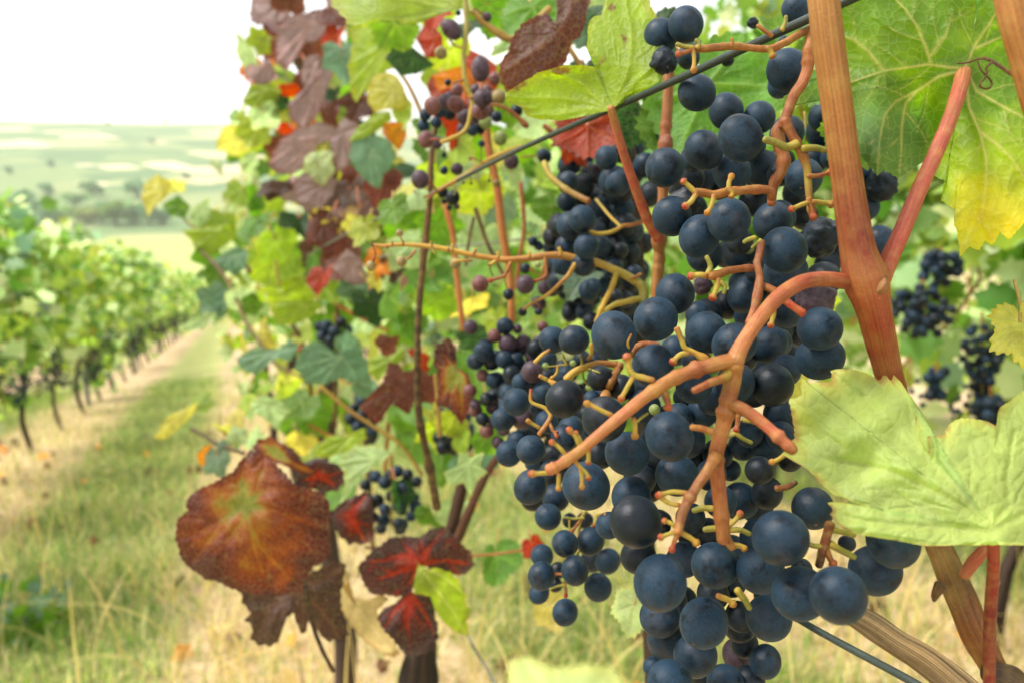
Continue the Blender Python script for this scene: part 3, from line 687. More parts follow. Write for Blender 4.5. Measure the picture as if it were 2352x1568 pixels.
put('inner', None, '1345 366 19;1393 363 28;1420 420 30;1440 336 16;1408 415 33;1465 338 18;1482 380 28;1300 412 22;1532 312 30;1250 359 17;1372 400 24 k;1455 400 26 k;1330 430 24 k;1495 445 28 k', .0140, .46, .60)
put('mixed', G_, '1240 535 72 p long;1350 610 50 r dry;1260 760 72 p;1385 750 55 o;1240 862 70 r;1115 905 58 p;1050 810 65 r;975 790 65 p;870 820 68 r;815 890 48;800 975 48;1280 950 52 g;1365 905 45;1395 1070 55 g;1015 230 68 p long;1290 135 40 p;1070 100 22 k;935 410 50 o dry;990 640 28 k;1520 860 50 k;1880 970 45 k;1150 980 55 p;1060 700 50 r;1300 860 50 r;1180 1010 45;1000 760 48 p;930 860 50;1240 1000 40 k;1100 1000 45 p;900 950 45;1330 760 50 r;1290 700 46 r .01;1090 850 50 p .02;1200 800 56 r .02;1210 700 50 p .02;1000 880 50 k .03;1190 920 50 p .03', .0120, .52, .60)
put('spindly', G_, '820 1080 65 r;905 1105 50 p;960 1200 22 k;1250 1115 28;1480 1250 62 p;1735 1210 52;775 1390 72 p;800 1525 55 o;760 1500 40 p .01;960 1320 32;1060 1310 50 p dry;1030 1530 55 k;950 1490 45 k .01;1365 1420 32 o;1165 1225 18 o;1170 1420 12 k;1110 1415 12 k;1310 1400 12 k;1000 1610 22 k;960 1560 22 k;1060 1600 24 p', .0120, .54, .60)
put('bare', H_, '912 740 62 r;1235 745 68 p dent;1115 815 40 k;1215 940 33 k dry;1330 938 28 k dry;1235 630 36 k dry;1325 605 24 g;135 612 36 o;352 580 39 o;338 378 27 o;735 595 40 o;1000 680 6 k', .0105, .44, .50)

_rf = np.random.default_rng(5)
for (b_, cx, cy, rx, ry, r0, d0, d1, n_) in (('inner', 1390, 520, 125, 200, 26, .52, .62, 42), ('left', 1275, 960, 130, 150, 24, .44, .52, 40), ('inner', 1375, 640, 110, 110, 23, .50, .60, 44), ('left', 1190, 890, 80, 120, 20, .50, .56, 28), ('upper', 1720, 560, 190, 300, 36, .33, .38, 26), ('lower', 1640, 1150, 190, 300, 38, .29, .34, 22)):
    for _ in range(n_):
        a_ = _rf.uniform(0, 6.28); q_ = _rf.uniform(0, 1)**.5
        GR.append([cx+rx*q_*math.cos(a_), cy+ry*q_*math.sin(a_), r0*_rf.uniform(.8, 1.1), _rf.uniform(d0, d1), 'k' if _rf.uniform() < .5 else 'b', 'dry' if _rf.uniform() < .12 else '', b_])
# rest the berries against each other: nearest first, each next one slides back along its line of sight until it only touches
GR.sort(key=lambda g: g[3])
cen, rad = np.zeros((len(GR), 3)), np.zeros(len(GR))
for i, gq in enumerate(GR):
    x, y, r, d = gq[:4]
    for _ in range(60):
        c = P(x, y, d); R = r*d/FPX/1.01
        if i == 0: break
        gap = np.linalg.norm(cen[:i]-c, axis=1)-.92*(rad[:i]+R)
        if gap.min() > 0: break
        d += .0022
    gq[3] = d; cen[i] = c; rad[i] = R
GX = np.array([[g[0], g[1], g[2], g[3]] for g in GR]); GRR = rad
def wrap_for(lift=1.0, soft=2):
    """lay a stalk over the berries it crosses"""
    def fn(Q):
        d = Q[:, 2].copy()
        for k, (x, y, dd, w) in enumerate(Q):
            rho = np.hypot(GX[:, 0]-x, GX[:, 1]-y); hit = rho < GX[:, 2]*.98
            if hit.any():
                f = GX[hit, 3]-GRR[hit]*np.sqrt(np.maximum(0, 1-(rho[hit]/GX[hit, 2])**2))
                d[k] = min(d[k], f.min()-.42*w*dd/FPX*lift)
        for _ in range(soft):
            e = np.concatenate([[d[0]], d, [d[-1]]]); d = np.minimum(d, (e[:-2]+e[1:-1]*2+e[2:])/4)*.5+(e[:-2]+e[1:-1]*2+e[2:])/8
        return d
    return fn
WR = wrap_for()

def berry_mesh(name, style, seed, mat):
    V, F = ico(4); V = V.copy(); rs = np.random.default_rng(seed)
    V[:, 2] *= 1.035
    n3 = lambda f, s: (vnoise(V[:, 0]*f+s, V[:, 1]*f+V[:, 2]*f*.7, s)+vnoise(V[:, 2]*f+s*2, V[:, 0]*f-V[:, 1]*f*.6, s+3))*.5-.5
    k = 1+.03*n3(1.4, seed)
    if style == 'dry':
        k = k+.30*n3(1.9, seed)+.34*(np.abs(n3(3.6, seed+1))-.14)+.24*(np.abs(n3(6.5, seed+4))-.14)+.06*n3(12, seed)-.02
    if style == 'crease':
        a = V[:, 0]*.9+V[:, 1]*-.05+.62+.10*np.sin(V[:, 2]*3); k = k-.07*np.exp(-(a/.045)**2)+.012*np.exp(-((a-.09)/.06)**2)
    if style == 'dent':
        a = np.array([.45, -.35, .82]); a /= np.linalg.norm(a); q = np.linalg.norm(V-a, axis=1); k = k-.16*np.exp(-(q/.42)**2)
    V = V*k[:, None]
    if style == 'long': V[:, 2] *= 1.3
    pole = np.exp(-((np.linalg.norm(V-np.array([0, 0, -1.0]), axis=1))/.10)**2); V[:, 2] += .035*pole
    return make_mesh(name, V, F, mat=mat)
BM = {}
def berry(style, col, seed):
    v = (style, col, seed % 3)
    if v not in BM: BM[v] = berry_mesh('grape', style, 11+seed % 3*5+len(style), GM[col])
    return BM[v]
BUNCH = {
 'upper': thing('grape_bunch', P(1720, 120, .27), 'large bunch of dark blue grapes behind the brown cane, upper half of the frame', 'grape bunch', 'large ripe bunches'),
 'lower': thing('grape_bunch', P(1985, 655, .262), 'biggest bunch of dark blue grapes on a thick arched orange stalk', 'grape bunch', 'large ripe bunches'),
 'left': thing('grape_bunch', P(1400, 860, .40), 'bunch of mixed blue and purple grapes with tiny green berries, left of the arched stalk', 'grape bunch', 'large ripe bunches'),
 'tail': thing('grape_bunch', P(1330, 1190, .37), 'small hanging cluster of dark grapes ending in a single lowest berry over the grass', 'grape bunch', 'large ripe bunches'),
 'inner': thing('grape_bunch', P(1480, 470, .5), 'shaded bunch of dark grapes around the grey stake', 'grape bunch', 'half hidden bunches'),
 'mixed': thing('grape_bunch', P(1080, 60, .55), 'bunch of red and purple unripe grapes hanging before red leaves', 'grape bunch', 'half hidden bunches'),
 'spindly': thing('grape_bunch', P(1230, 350, .56), 'sparse bunch with few purple and tan berries on a yellow stalk along the wire', 'grape bunch', 'half hidden bunches'),
 'bare': thing('grape_bunch', P(1475, 660, .46), 'almost bare yellow stalk reaching left with a few shrivelled berries', 'grape bunch', 'half hidden bunches'),
}
for i, (x, y, r, d, c, st, b) in enumerate(GR):
    t = BUNCH[b]; o = bpy.data.objects.new('grape', berry(st, c, i)); link(o, t)
    o.location = Vector(cen[i])-t.location; rs = np.random.default_rng(900+i)
    s = rad[i]*1.0; o.scale = (s*rs.uniform(.95, 1.01), s*rs.uniform(.96, 1.02), s*rs.uniform(.98, 1.06))
    o.rotation_euler = (rs.uniform(-1.2, .9)+.3, rs.uniform(-.8, .8), rs.uniform(0, 6.28)) if st not in ('crease', 'dent') else (math.radians(80), 0, 0)
    if st == 'dry': o['label'] = 'shrivelled grape'
    elif c in 'go': o['label'] = 'tiny unripe green berry' if c == 'g' else 'olive brown berry'
    elif c == 'r': o['label'] = 'reddish unripe grape'

OR, OR2, SAL, YG, YEL, RED, BRN, GRN = (192, 132, 70), (162, 98, 52), (168, 98, 62), (206, 192, 84), (226, 190, 84), (186, 70, 44), (134, 76, 44), (150, 158, 70)
def pts(crop, s, d, w, d1=None, w1=None):
    q = [tuple(float(v) for v in p.split()) for p in s.split(',')]; n = len(q); out = []
    for i, p in enumerate(q):
        f = i/max(n-1, 1); x, y = crop(*p[:2]) if crop else p[:2]
        out.append((x, y, d+(d1-d)*f if d1 else d, (w+(w1-w)*f if w1 else w)))
    return out
# --- lower bunch: arched stalk, its branches and the little stalks
lw = BUNCH['lower']; R_ = []
arch = [(2002, 672, .258, 44), (1978, 656, .247, 44), (1930, 645, .239, 38), (1885, 641, .236, 37), (1835, 651, .232, 37), (1785, 685, .229, 37), (1742, 735, .226, 36), (1708, 785, .224, 37), (1686, 830, .222, 46)]
R_.append(px_tube(arch, [(176, 118, 60), (170, 92, 58), (178, 88, 64), (188, 106, 72), (198, 124, 80), (206, 140, 92)], 16, .035, 6))
R_.append(px_tube(pts(None, '1692 826,1650 834,1600 848,1540 872,1485 908,1435 948,1385 990,1338 1030,1290 1064,1262 1078', .222, 40, .214, 25), [OR, SAL, OR, (216, 132, 96), OR, (206, 120, 80)], 14, .07, 6))
R_.append(px_tube(pts(None, '1686 826,1684 870,1672 920,1664 965,1652 1010,1645 1050,1650 1110,1656 1170,1662 1240', .222, 44, .228, 34), [OR, OR2, (206, 134, 84), OR2, (190, 112, 68), (176, 100, 62)], 14, .07, 6))
R_.append(px_tube(pts(None, '1672 925,1705 938,1745 965,1785 1000,1822 1034', .223, 34, .214, 27), [OR2, SAL, (214, 122, 96), OR2], 12, .06, 6))
R_.append(px_tube(pts(None, '1645 1045,1622 1085,1595 1125,1572 1165,1560 1205,1556 1222', .222, 28, .215, 22), [OR, OR2, BRN, OR], 12, .08, 6))
R_.append(px_tube(pts(None, '1676 850,1660 868,1632 878,1594 896', .222, 26, .216, 17), [YG, OR2, (176, 96, 64)], 10, .05, 6))
tube_obj('rachis', R_, STEM, lw, 'thick arched orange stalk')
def pedicels(parent, crop, rows, k=3.631, d=.23, cols=(OR, YG, YG, RED), wrap=WR, dd=0.0):
    for row in rows.split('|'):
        f = row.strip().split(':'); w = float(f[1])/k; cs = cols
        if len(f) > 2: cs = {'o': (OR, OR2, OR), 'r': (OR, SAL, RED), 'y': (OR, YG, YEL, (190, 130, 50)), 'g': (YG, GRN, GRN), 'd': (BRN, BRN, (70, 45, 30)), 'w': (YEL, YEL, OR2)}[f[2]]
        q = pts(crop, f[0], d, w*1.05, d+dd if dd else None, w*.85)
        tube_obj('pedicel', [px_tube(q, cs, 9, .10, 4, wrap, tip=.55 if len(f) < 3 or f[2] in 'ry' else 0)], STEM, parent)
pedicels(lw, C_, '1440 500,1370 480,1285 455,1245 400,1235 340,1220 295:66|1285 455,1250 520,1205 600,1170 665:50|1470 540,1535 590,1565 680,1570 735:66:r|1100 795,1050 770,980 735,925 705,880 690:52:y|845 1100,820 1020,790 960,735 905:50|860 1060,830 980,795 930:38|740 1150,680 1080,640 1040,590 1010:48|650 1250,580 1268,500 1275,415 1280:52|790 1170,840 1230,890 1280,905 1320:48|840 1230,850 1310,850 1400:44:y|655 1280,655 1350,655 1410:46:y|1280 820,1292 890,1290 975:56:y|1300 850,1350 810,1400 775:26:g|905 1080,905 1140,905 1190:48|1930 930,1860 905,1765 890:70:o|1720 1440,1600 1430,1480 1462:52|1660 1540,1570 1520,1480 1452:52', d=.219)
pedicels(lw, F_, '330 310,250 250,195 230:48|330 320,240 340,160 370:48|320 320,285 400,260 480:50:r|340 330,410 370,470 420:58:y', d=.217)
pedicels(lw, F_, '680 250,690 330,730 410,760 450:95:o|720 280,780 230,830 165:52|640 290,560 300,530 305:62:g|740 310,830 310,900 340:55:g|760 430,830 440,860 460:60:y|640 850,720 880,770 920:62:y|800 800,860 880,900 950:66:g|590 130,500 130,440 150:60:g', d=.24)
pedicels(lw, F_, '1560 260,1540 340,1500 480,1470 600:90:d|1560 300,1640 320,1760 350:60:g|1560 420,1660 480,1760 530:70:g|1530 470,1560 540,1590 590:66:r|1520 440,1440 440,1380 420:56:g', d=.228)
pedicels(lw, D_, '820 760,815 850,800 920:52:r|800 940,860 985,930 1020:44:g|800 935,750 960,700 975:44:g|860 830,930 845,990 860:40:g|1210 1120,1150 1160,1090 1185:48:y|1140 1400,1230 1390,1300 1350:60:d', d=.25)
for q in ('1090 960 55', '1050 990 30'): pass

# --- upper bunch
up = BUNCH['upper']; R_ = []
R_.append(px_tube(pts(A_, '1800 180,1760 330,1735 470,1730 580,1690 690,1620 790,1585 880,1550 980,1530 1060', .262, 30, .262, 26), [(210, 140, 88), (196, 128, 72), (206, 128, 84), SAL, SAL], 14, .06, 6))
R_.append(px_tube(pts(A_, '1535 1040,1480 1110,1500 1220,1530 1320,1510 1440,1450 1530,1435 1640,1430 1700', .266, 36, .268, 22), [SAL, (206, 124, 96), OR2, (196, 108, 80)], 12, .06, 6))
R_.append(px_tube(pts(A_, '1545 1010,1590 1110,1640 1200,1690 1300,1725 1400,1735 1500,1740 1590,1755 1700,1780 1830', .258, 26, .258, 16), [SAL, SAL, OR, YG, (176, 140, 70), OR2], 12, .08, 6))
R_.append(px_tube(pts(B_, '1435 150,1420 95,1330 80,1150 92,1060 100,960 125,860 110,800 105', .262, 22, .256, 22), [SAL, SAL, OR, OR, OR2], 12, .08, 6))
R_.append(px_tube(pts(B_, '1350 520,1330 620,1310 700,1330 790,1325 890,1295 1040,1270 1120,1240 1195', .262, 20, .252, 20), [(150, 84, 64), (168, 96, 76), SAL, SAL, (186, 96, 76)], 12, .06, 6, WR))
R_.append(px_tube(pts(B_, '1300 730,1180 740,1060 760,980 790,920 800', .26, 17, .254, 24), [(176, 100, 74), OR2, OR2, OR], 10, .08, 6, WR))
R_.append(px_tube(pts(B_, '1330 880,1400 900,1470 935,1540 1000,1600 1050,1690 1110', .258, 20, .252, 21), [(180, 100, 72), OR2, RED, (206, 84, 56)], 10, .08, 6, WR))
R_.append(px_tube(pts(A_, '1760 240,1640 300,1540 360,1460 400,1380 410,1240 400,1100 385,1000 395,900 405,780 410', .262, 20, .258, 18), [OR2, OR, (190, 110, 64), OR, OR2, OR], 12, .12, 6))
tube_obj('rachis', R_, STEM, up)
pedicels(up, A_, '1640 1200,1560 1230,1480 1195,1375 1165:80:g|1690 1240,1800 1235,1890 1260:66:g|1735 1470,1830 1465,1930 1435:50:r|780 410,720 435,645 455:48:r|775 420,785 500,780 600:46:y|770 400,700 390,640 370:46:g|810 400,830 370,800 335:42:g|1400 400,1425 430,1440 470:60:y|1430 300,1390 270,1315 215:44:o|1520 250,1545 190,1550 140:44:g|1100 385,1105 350,1098 325:34:o', d=.256)
pedicels(up, B_, '800 110,740 50,690 10:56|800 120,760 180,705 225:58|950 130,930 210,890 285:50:y|1080 95,1075 30,1100 -40:48:y|1060 70,1100 110,1095 140:50:y|1750 185,1660 215,1590 250:52|1770 185,1860 190,1940 205:56|1740 160,1765 240,1785 320:56:r|900 780,920 720,890 640:50:g|880 800,820 790,750 805:62|985 830,970 910,935 990:58|1000 850,1040 890,1030 945:46:g|640 1240,680 1330,710 1400,790 1440,900 1510:62:y|740 1440,660 1460,600 1520:58|1450 1090,1440 1150,1420 1220:54|1290 480,1230 500,1200 520:44:g|1340 500,1290 540,1265 565:30:g', d=.254)
# --- left bunch, tail, inner
lf = BUNCH['left']
tube_obj('rachis', [px_tube(pts(C_, '1040 645,1080 540,1140 430,1165 370', .345, 23, .345, 22), [OR, OR2, OR], 10, .06, 5, WR), px_tube(pts(C_, '1165 375,1080 365,960 368,870 395,790 430,720 490', .345, 17, .345, 20), [OR2, OR, YEL, YEL], 10, .08, 5, WR),
  px_tube(pts(C_, '1260 290,1310 225,1380 205,1480 212', .33, 18, .33, 18), [OR2, SAL, SAL], 10, .05, 5), px_tube(pts(C_, '425 580,430 680,540 730,590 790,560 860,495 950', .335, 9, .33, 13), [RED, YG, YEL, OR, OR], 9, .1, 5, WR)], STEM, lf)
pedicels(lf, C_, '850 400,850 340,835 290:28:g|720 360,700 320,688 285:28:g|730 370,640 380,560 388:18:g|650 380,640 440,590 490:30:y|855 410,865 490,905 545:22:g|850 410,800 450,755 480:22:g|500 465,560 495,625 530:44:y|500 900,450 870,395 835:38:y|580 860,620 930,645 970:34:r|590 880,600 920,640 930:24:r|860 400,920 410,1000 440:24:g|930 200,930 280,900 330:40:w|460 350,520 290,580 250:40:w|1270 290,1230 200,1260 120:30:w', d=.345)
tl = BUNCH['tail']
tube_obj('rachis', [px_tube(pts(E_, '870 150,830 220,815 300,810 400,800 520,780 640,720 720,690 780', .385, 9, .37, 7), [YG, (150, 120, 60), OR2, YG], 8, .08, 5)], STEM, tl)
pedicels(tl, E_, '1030 180,970 185,955 230,935 280:30|820 230,780 290,750 325:30:r|735 230,735 290,740 320:20:g|690 740,705 800,705 855:32:r|690 760,640 770,570 795:24:g|690 670,640 670,620 672:28:r|850 210,760 215,690 205:26:g|810 480,800 500,790 515:30:g', k=3.578, d=.375)
inn = BUNCH['inner']
tube_obj('rachis', [px_tube(pts(G_, '1735 1260,1780 1360,1880 1450,1980 1510,2080 1560', .5, 15, .48, 16), [YG, (176, 160, 84), OR2], 9, .06, 6), px_tube(pts(H_, '2095 290,2000 320,1930 330,1850 370,1760 385,1700 370', .47, 10, .46, 11), [OR2, OR, YG, YEL], 9, .1, 5, WR),
  px_tube(pts(H_, '1740 140,1830 250,1880 300,1910 330', .50, 8, .47, 8), [YG, YEL, YG], 8, .1, 5)], STEM, inn)
mxb = BUNCH['mixed']
tube_obj('rachis', [px_tube(pts(G_, '1120 -60,1135 170,1125 330,1110 450,1120 600,1145 700,1180 790,1130 1000,1000 1080,940 1100', .545, 13, .54, 11), [(170, 170, 90), (180, 178, 92), YG, YEL], 9, .06, 6), px_tube(pts(G_, '1330 810,1420 830,1520 900,1600 980', .55, 9, .55, 12), [OR, OR2, OR2], 8, .08, 6)], STEM, mxb)
pedicels(mxb, G_, '1095 370,1040 350,1005 310:26:g|1110 620,1070 630,1030 650:22:o|1280 120,1230 90,1200 70:16:d|1160 760,1220 720,1250 660:24:r', k=3.369, d=.54)
spd = BUNCH['spindly']
tube_obj('rachis', [px_tube(pts(G_, '1560 1140,1440 1180,1330 1225,1260 1270,1150 1340,1050 1400,960 1450,880 1500,840 1540', .555, 14, .55, 8), [YG, YEL, YEL, OR, OR2], 9, .06, 6)], STEM, spd)
pedicels(spd, G_, '1250 1250,1245 1180,1248 1130:10:d|1260 1260,1200 1230,1160 1220:14:o|1300 1250,1315 1320,1310 1390:12:g|900 1470,870 1430,840 1410:22:r|1550 1215,1620 1210,1690 1210:20:g|1450 1190,1460 1215,1475 1230:14:g|1150 1340,1165 1380,1170 1410:9:d|950 1090,920 1080,860 1080:20:r|1040 1430,1045 1480,1035 1510:16:g|860 1510,830 1520,805 1530:16:r|960 1130,965 1160,962 1185:10:d', k=3.369, d=.55)
br = BUNCH['bare']
tube_obj('rachis', [px_tube(pts(H_, '2080 870,2080 800,2050 740,1990 700,1900 655,1750 590,1600 560,1450 535,1250 560,1100 570,1000 558,850 535,700 500,550 475,350 460,240 470,150 466', .445, 26, .455, 9), [(120, 130, 56), (158, 152, 66), YG, (206, 160, 84), OR, (216, 158, 76), YEL, (220, 178, 72), (206, 150, 60)], 12, .12, 5),
  px_tube(pts(H_, '2075 840,1980 860,1880 885,1800 930', .445, 15, .445, 13), [GRN, YG, YG], 10, .06, 5), px_tube(pts(H_, '1885 670,1850 770,1810 850,1770 940,1740 1010', .445, 16, .445, 11), [YG, YEL, YEL], 10, .08, 5),
  px_tube(pts(H_, '1590 600,1540 680,1480 740,1390 820,1300 870,1220 920', .446, 13, .446, 6), [YEL, OR, YEL, OR2], 9, .12, 5)], STEM, br, 'yellow stalk almost stripped of berries')
pedicels(br, H_, '1130 590,1110 640,1080 685,1010 710,975 718:30:r|1080 690,1095 740,1105 780:16:g|1375 560,1385 640,1375 690,1310 720,1290 725:32:r|1375 690,1320 670,1270 635:14:r|150 480,165 520,150 580:20:r|450 505,420 545,385 570:22:o|340 395,350 420,370 445:14:r|735 580,780 575,850 575:26:w|985 600,985 640,1005 685:12:d|285 440,290 460,290 470:16:o|565 440,570 470,575 490:18:o|715 460,715 490,720 510:22:w|880 500,870 530,870 545:24:o|1040 515,1045 540,1040 560:24:w|1265 515,1265 540,1270 555:26:w|1475 485,1490 520,1480 545:28:w|690 510,690 500,690 490:20:d|585 520,580 500,580 490:22:g|1020 580,990 600,970 605:26:w|1300 870,1330 890,1335 915:10:r|1240 915,1230 920,1220 930:8:o|2060 670,2020 690,1990 700:24:o|140 450,145 465,150 470:22:d|250 490,250 475,250 470:16:d|365 445,365 455,365 465:18:d', k=3.103, d=.444, wrap=None)

# ------------------------------------------------------------------ the near vine: canes, stalks, big leaves
vine = thing('grape_vine', P(2330, 1600, .25), 'near vine with a stout orange brown cane crossing the right of the frame', 'vine', 'vines of the near row')
c1 = [(1888, -40, .236, 74), (1903, 100, .236, 74), (1924, 250, .237, 72), (1944, 400, .238, 72), (1958, 500, .239, 76), (1972, 580, .240, 84), (1988, 640, .241, 104), (2004, 700, .242, 84), (2022, 780, .246, 72), (2042, 860, .254, 64), (2080, 1020, .266, 62), (2125, 1180, .268, 62)]
CT = [(206, 156, 92), (182, 130, 68), (190, 134, 70), (174, 112, 58), (160, 80, 48), (148, 44, 38), (156, 52, 42), (196, 112, 70), (176, 84, 50), (160, 60, 42), (150, 72, 42), (136, 84, 46), (136, 84, 46)]
tube_obj('cane', [px_tube(c1, CT, 24, .022, 7)], CANE, vine, 'stout tan cane reddening towards the node')
tube_obj('bud', [px_tube([(2004, 668, .238, 34), (2020, 662, .236, 30), (2030, 650, .235, 22), (2034, 636, .236, 10)], [(150, 96, 62), (190, 140, 96), (120, 72, 48)], 10, .25, 3)], CANE, vine)
tube_obj('bud', [px_tube([(2160, 1345, .243, 30), (2150, 1362, .242, 24), (2146, 1378, .243, 10)], [(110, 80, 56), (130, 96, 66), (80, 56, 40)], 9, .25, 3)], CANE, vine)
c1b = [(2110, 1140, .266, 62), (2150, 1240, .262, 66), (2195, 1340, .256, 76), (2225, 1420, .251, 74), (2270, 1510, .25, 72), (2330, 1620, .248, 78)]
tube_obj('cane', [px_tube(c1b, [(120, 84, 48), (126, 88, 50), (110, 76, 44), (150, 98, 52), (160, 100, 50), (96, 70, 50)], 20, .12, 7), px_tube([(2275, 1545, .244, 60), (2310, 1560, .244, 90), (2345, 1590, .244, 70)], [(84, 60, 46), (96, 72, 60), (120, 92, 70)], 12, .35, 5)], CANE, vine, 'lower brown cane below the big leaf')
tube_obj('cane', [px_tube([(2308, -40, .20, 62), (2330, 60, .20, 62), (2352, 140, .201, 60), (2385, 260, .202, 60)], [(208, 150, 90), (200, 140, 80), (190, 124, 66)], 18, .05, 7)], CANE, vine, 'pale tan cane in the top right corner')
tube_obj('leaf_stalk', [px_tube([(2024, 640, .243, 46), (2040, 600, .243, 44), (2072, 530, .244, 40), (2110, 440, .246, 38), (2150, 350, .249, 36), (2185, 265, .253, 35), (2204, 205, .258, 36), (2212, 172, .262, 36), (2217, 158, .268, 30)], [(196, 120, 80), (196, 96, 78), (204, 104, 90), (204, 104, 92), (206, 114, 98), (206, 116, 98), (206, 140, 100), (206, 190, 140)], 16, .03, 6)], STEM, vine, 'pink leaf stalk rising to the right')
tube_obj('leaf_stalk', [px_tube([(2279, 1215, .216, 27), (2282, 1300, .222, 28), (2274, 1420, .228, 28), (2272, 1590, .232, 27)], [(196, 90, 72), (176, 60, 52), (140, 42, 44), (150, 50, 46)], 14, .03, 6)], STEM, vine, 'dark red leaf stalk at the right')
tube_obj('leaf_stalk', [px_tube([(2214, 1320, .25, 26), (2240, 1285, .248, 30), (2270, 1250, .246, 28)], [(206, 130, 100), (204, 110, 90), (200, 110, 96)], 12, .05, 5)], STEM, vine)
R1 = CR(1900, 0, 2.2394); R2 = CR(1900, 850, 1.830); M6 = CR(1150, 0, 3.136); L6 = CR(400, 950, 2.0709)
tube_obj('tendril', [px_tube(pts(R1, '1470 450,1400 410,1340 370,1300 345,1250 328,1210 335,1160 352,1105 356', .236, 11, .25, 4), [(170, 110, 50), (110, 70, 36), (120, 72, 40), (96, 60, 36)], 8, .15, 4),
  px_tube(pts(R1, '1220 345,1235 390,1262 420,1292 452,1296 480,1272 498,1238 490,1232 468,1258 440,1272 405,1268 380,1300 352', .238, 4.5, .237, 6), [(120, 76, 44), (110, 70, 40), (96, 60, 34)], 8, .15, 3)], CANE, vine, 'curling brown tendril')
def poly(crop, s): return [crop(*(float(v) for v in p.split())) for p in s.split(',')]
# the big yellowing leaf at the top right, seen from below
o = poly(R1, '1163 320,1188 200,1200 120,1206 70,1218 -20,1120 -150,900 -190,650 -160,450 -90,370 0,350 150,380 300,360 420,240 505,130 540,122 605,240 585,360 545,440 600,520 700,524 760,545 858,600 910,640 958,660 985,690 955,735 975,772 998,850 950,930 900,985 905,975 985,1040 1022,1030 1070,1010 1122,1050 1150,1092 1175,1084 1260,1105 1290,1106 1330,1116 1380,1118 1436,1170 1385,1228 1406,1262 1345,1300 1374,1345 1300,1396 1346,1440 1288,1478 1250,1560 1150,1640 1000,1700 800,1700 500,1660 250,1560 60,1400 -50,1250 -30,1222 60,1206 130,1188 215,1165 330')
def dtop(X, Y):
    j = R1(1150, 390); dx, dy = (X-j[0])/300, (Y-j[1])/300
    rt = 1/(1+np.exp(-dx*3.5)); d = .262-.0096*np.maximum(dx, 0)+.010*np.maximum(-dx, 0)+.010*np.clip(dy, -2, 0)
    fold = np.exp(-((X-2010)/70)**2-((Y-350)/110)**2)
    d = d-.030*fold+.015*np.exp(-((X-2110)/60)**2-((Y-290)/120)**2)
    d = d-.010*np.clip((Y-250)/350, 0, 1.2)*rt
    return d+.003*np.sin(X/70)*np.sin(Y/85)
vl = [poly(R1, '1150 385,1060 378,940 362,820 380,690 398,500 465,420 490'), poly(R1, '1140 395,1000 430,880 510,760 570,700 640,670 780,658 960'), poly(R1, '1150 380,1200 260,1280 140,1340 40,1380 -40'), poly(R1, '1150 400,1170 600,1230 740,1265 880,1262 1040,1225 1240,1120 1430'), poly(R1, '1160 395,1210 510,1330 580,1480 660,1640 740'), poly(R1, '955 350,930 270,880 150,820 60,760 0,720 -80'), poly(R1, '690 395,610 290,530 230,460 200'), poly(R1, '960 310,1040 200,1080 60'), poly(R1, '870 520,815 580,795 700,790 860,778 980'), poly(R1, '1240 745,1340 820,1420 900,1500 1040'), poly(R1, '1210 270,1300 230,1400 190')]
def coltop(pal, t, vein, x, y, seed):
    X, Y = x*260, y*260                       # offsets from the stalk point in the measuring frame
    n = fbm(x*4, y*4, 3); k = np.clip((Y-40)/300, 0, 1)*np.clip((X+90)/60, 0, 1)*.80+(n-.5)*.5
    g0, g1, g2 = lin(104, 142, 34), lin(166, 190, 34), lin(232, 208, 30)
    k = np.clip(k, 0, 1)[:, None]; c = np.where(k < .5, g0*(1-2*k)+g1*2*k, g1*(2-2*k)+g2*(2*k-1))
    k2 = np.clip((-X-60)/60, 0, 1)*np.clip((Y-60)/60, 0, 1); c = c*(1-.55*k2[:, None])+lin(96, 128, 84)*.55*k2[:, None]
    v = vein[:, None]*.75; return .86*(c*(1-v)+lin(200, 190, 112)*v)
traced_leaf('leaf', vine, o, R1(1150, 385), dtop, vl, 'yellowing', nth=420, rings=70, vw=4.2, relief=.0008, gap=60, reach=150, teeth=3.5, seed=4, label='large green leaf yellowing to its toothed lower lobe, seen from below', top=False, colour=coltop)
# the pale leaf at the right, close to the lens
o = poly(R2, '1060 935,900 938,750 940,620 915,490 895,420 880,375 858,340 820,322 790,335 770,308 742,330 738,400 745,460 765,520 788,560 790,510 775,400 728,335 706,290 665,268 645,220 590,160 556,100 520,125 500,160 440,150 360,130 268,165 262,192 250,185 215,196 170,215 195,240 192,320 192,330 165,322 138,370 132,420 132,480 146,520 165,545 186,555 165,575 160,600 188,612 158,650 196,660 242,690 248,695 290,710 330,712 400,728 450,752 492,775 515,768 470,762 438,800 432,842 430,850 405,872 380,920 352,1000 360,1040 370,1082 392,1088 330,1098 305,1150 272,1200 232,1300 240,1400 320,1480 480,1480 700,1430 900,1300 945,1208 936')
def dnear(X, Y):
    j = R2(1060, 860); dx, dy = (X-j[0])/300, (Y-j[1])/300
    d = .212+.022*np.clip(-dy, -1, 2)+.006*np.sqrt(dx*dx+.02)
    rid = np.exp(-(((Y-j[1])-(X-j[0])*.62+30)/60)**2)
    return d-.006*rid/(1+np.exp(dx*9))+.0022*np.sin((X*.8+Y)/26)*np.exp(-((X-1990)/170)**2)*np.clip((1180-Y)/150, 0, 1)
vl = [poly(R2, '1060 860,960 780,800 690,650 615,450 560,300 545,110 520'), poly(R2, '1060 860,900 680,740 540,600 400,470 260,330 150'), poly(R2, '1060 860,1040 790,900 640,820 540'), poly(R2, '1060 860,1100 800,1140 760,1130 620,1160 420'), poly(R2, '1060 870,900 860,700 850,500 830,340 790'), poly(R2, '1070 860,1200 800,1360 700')]
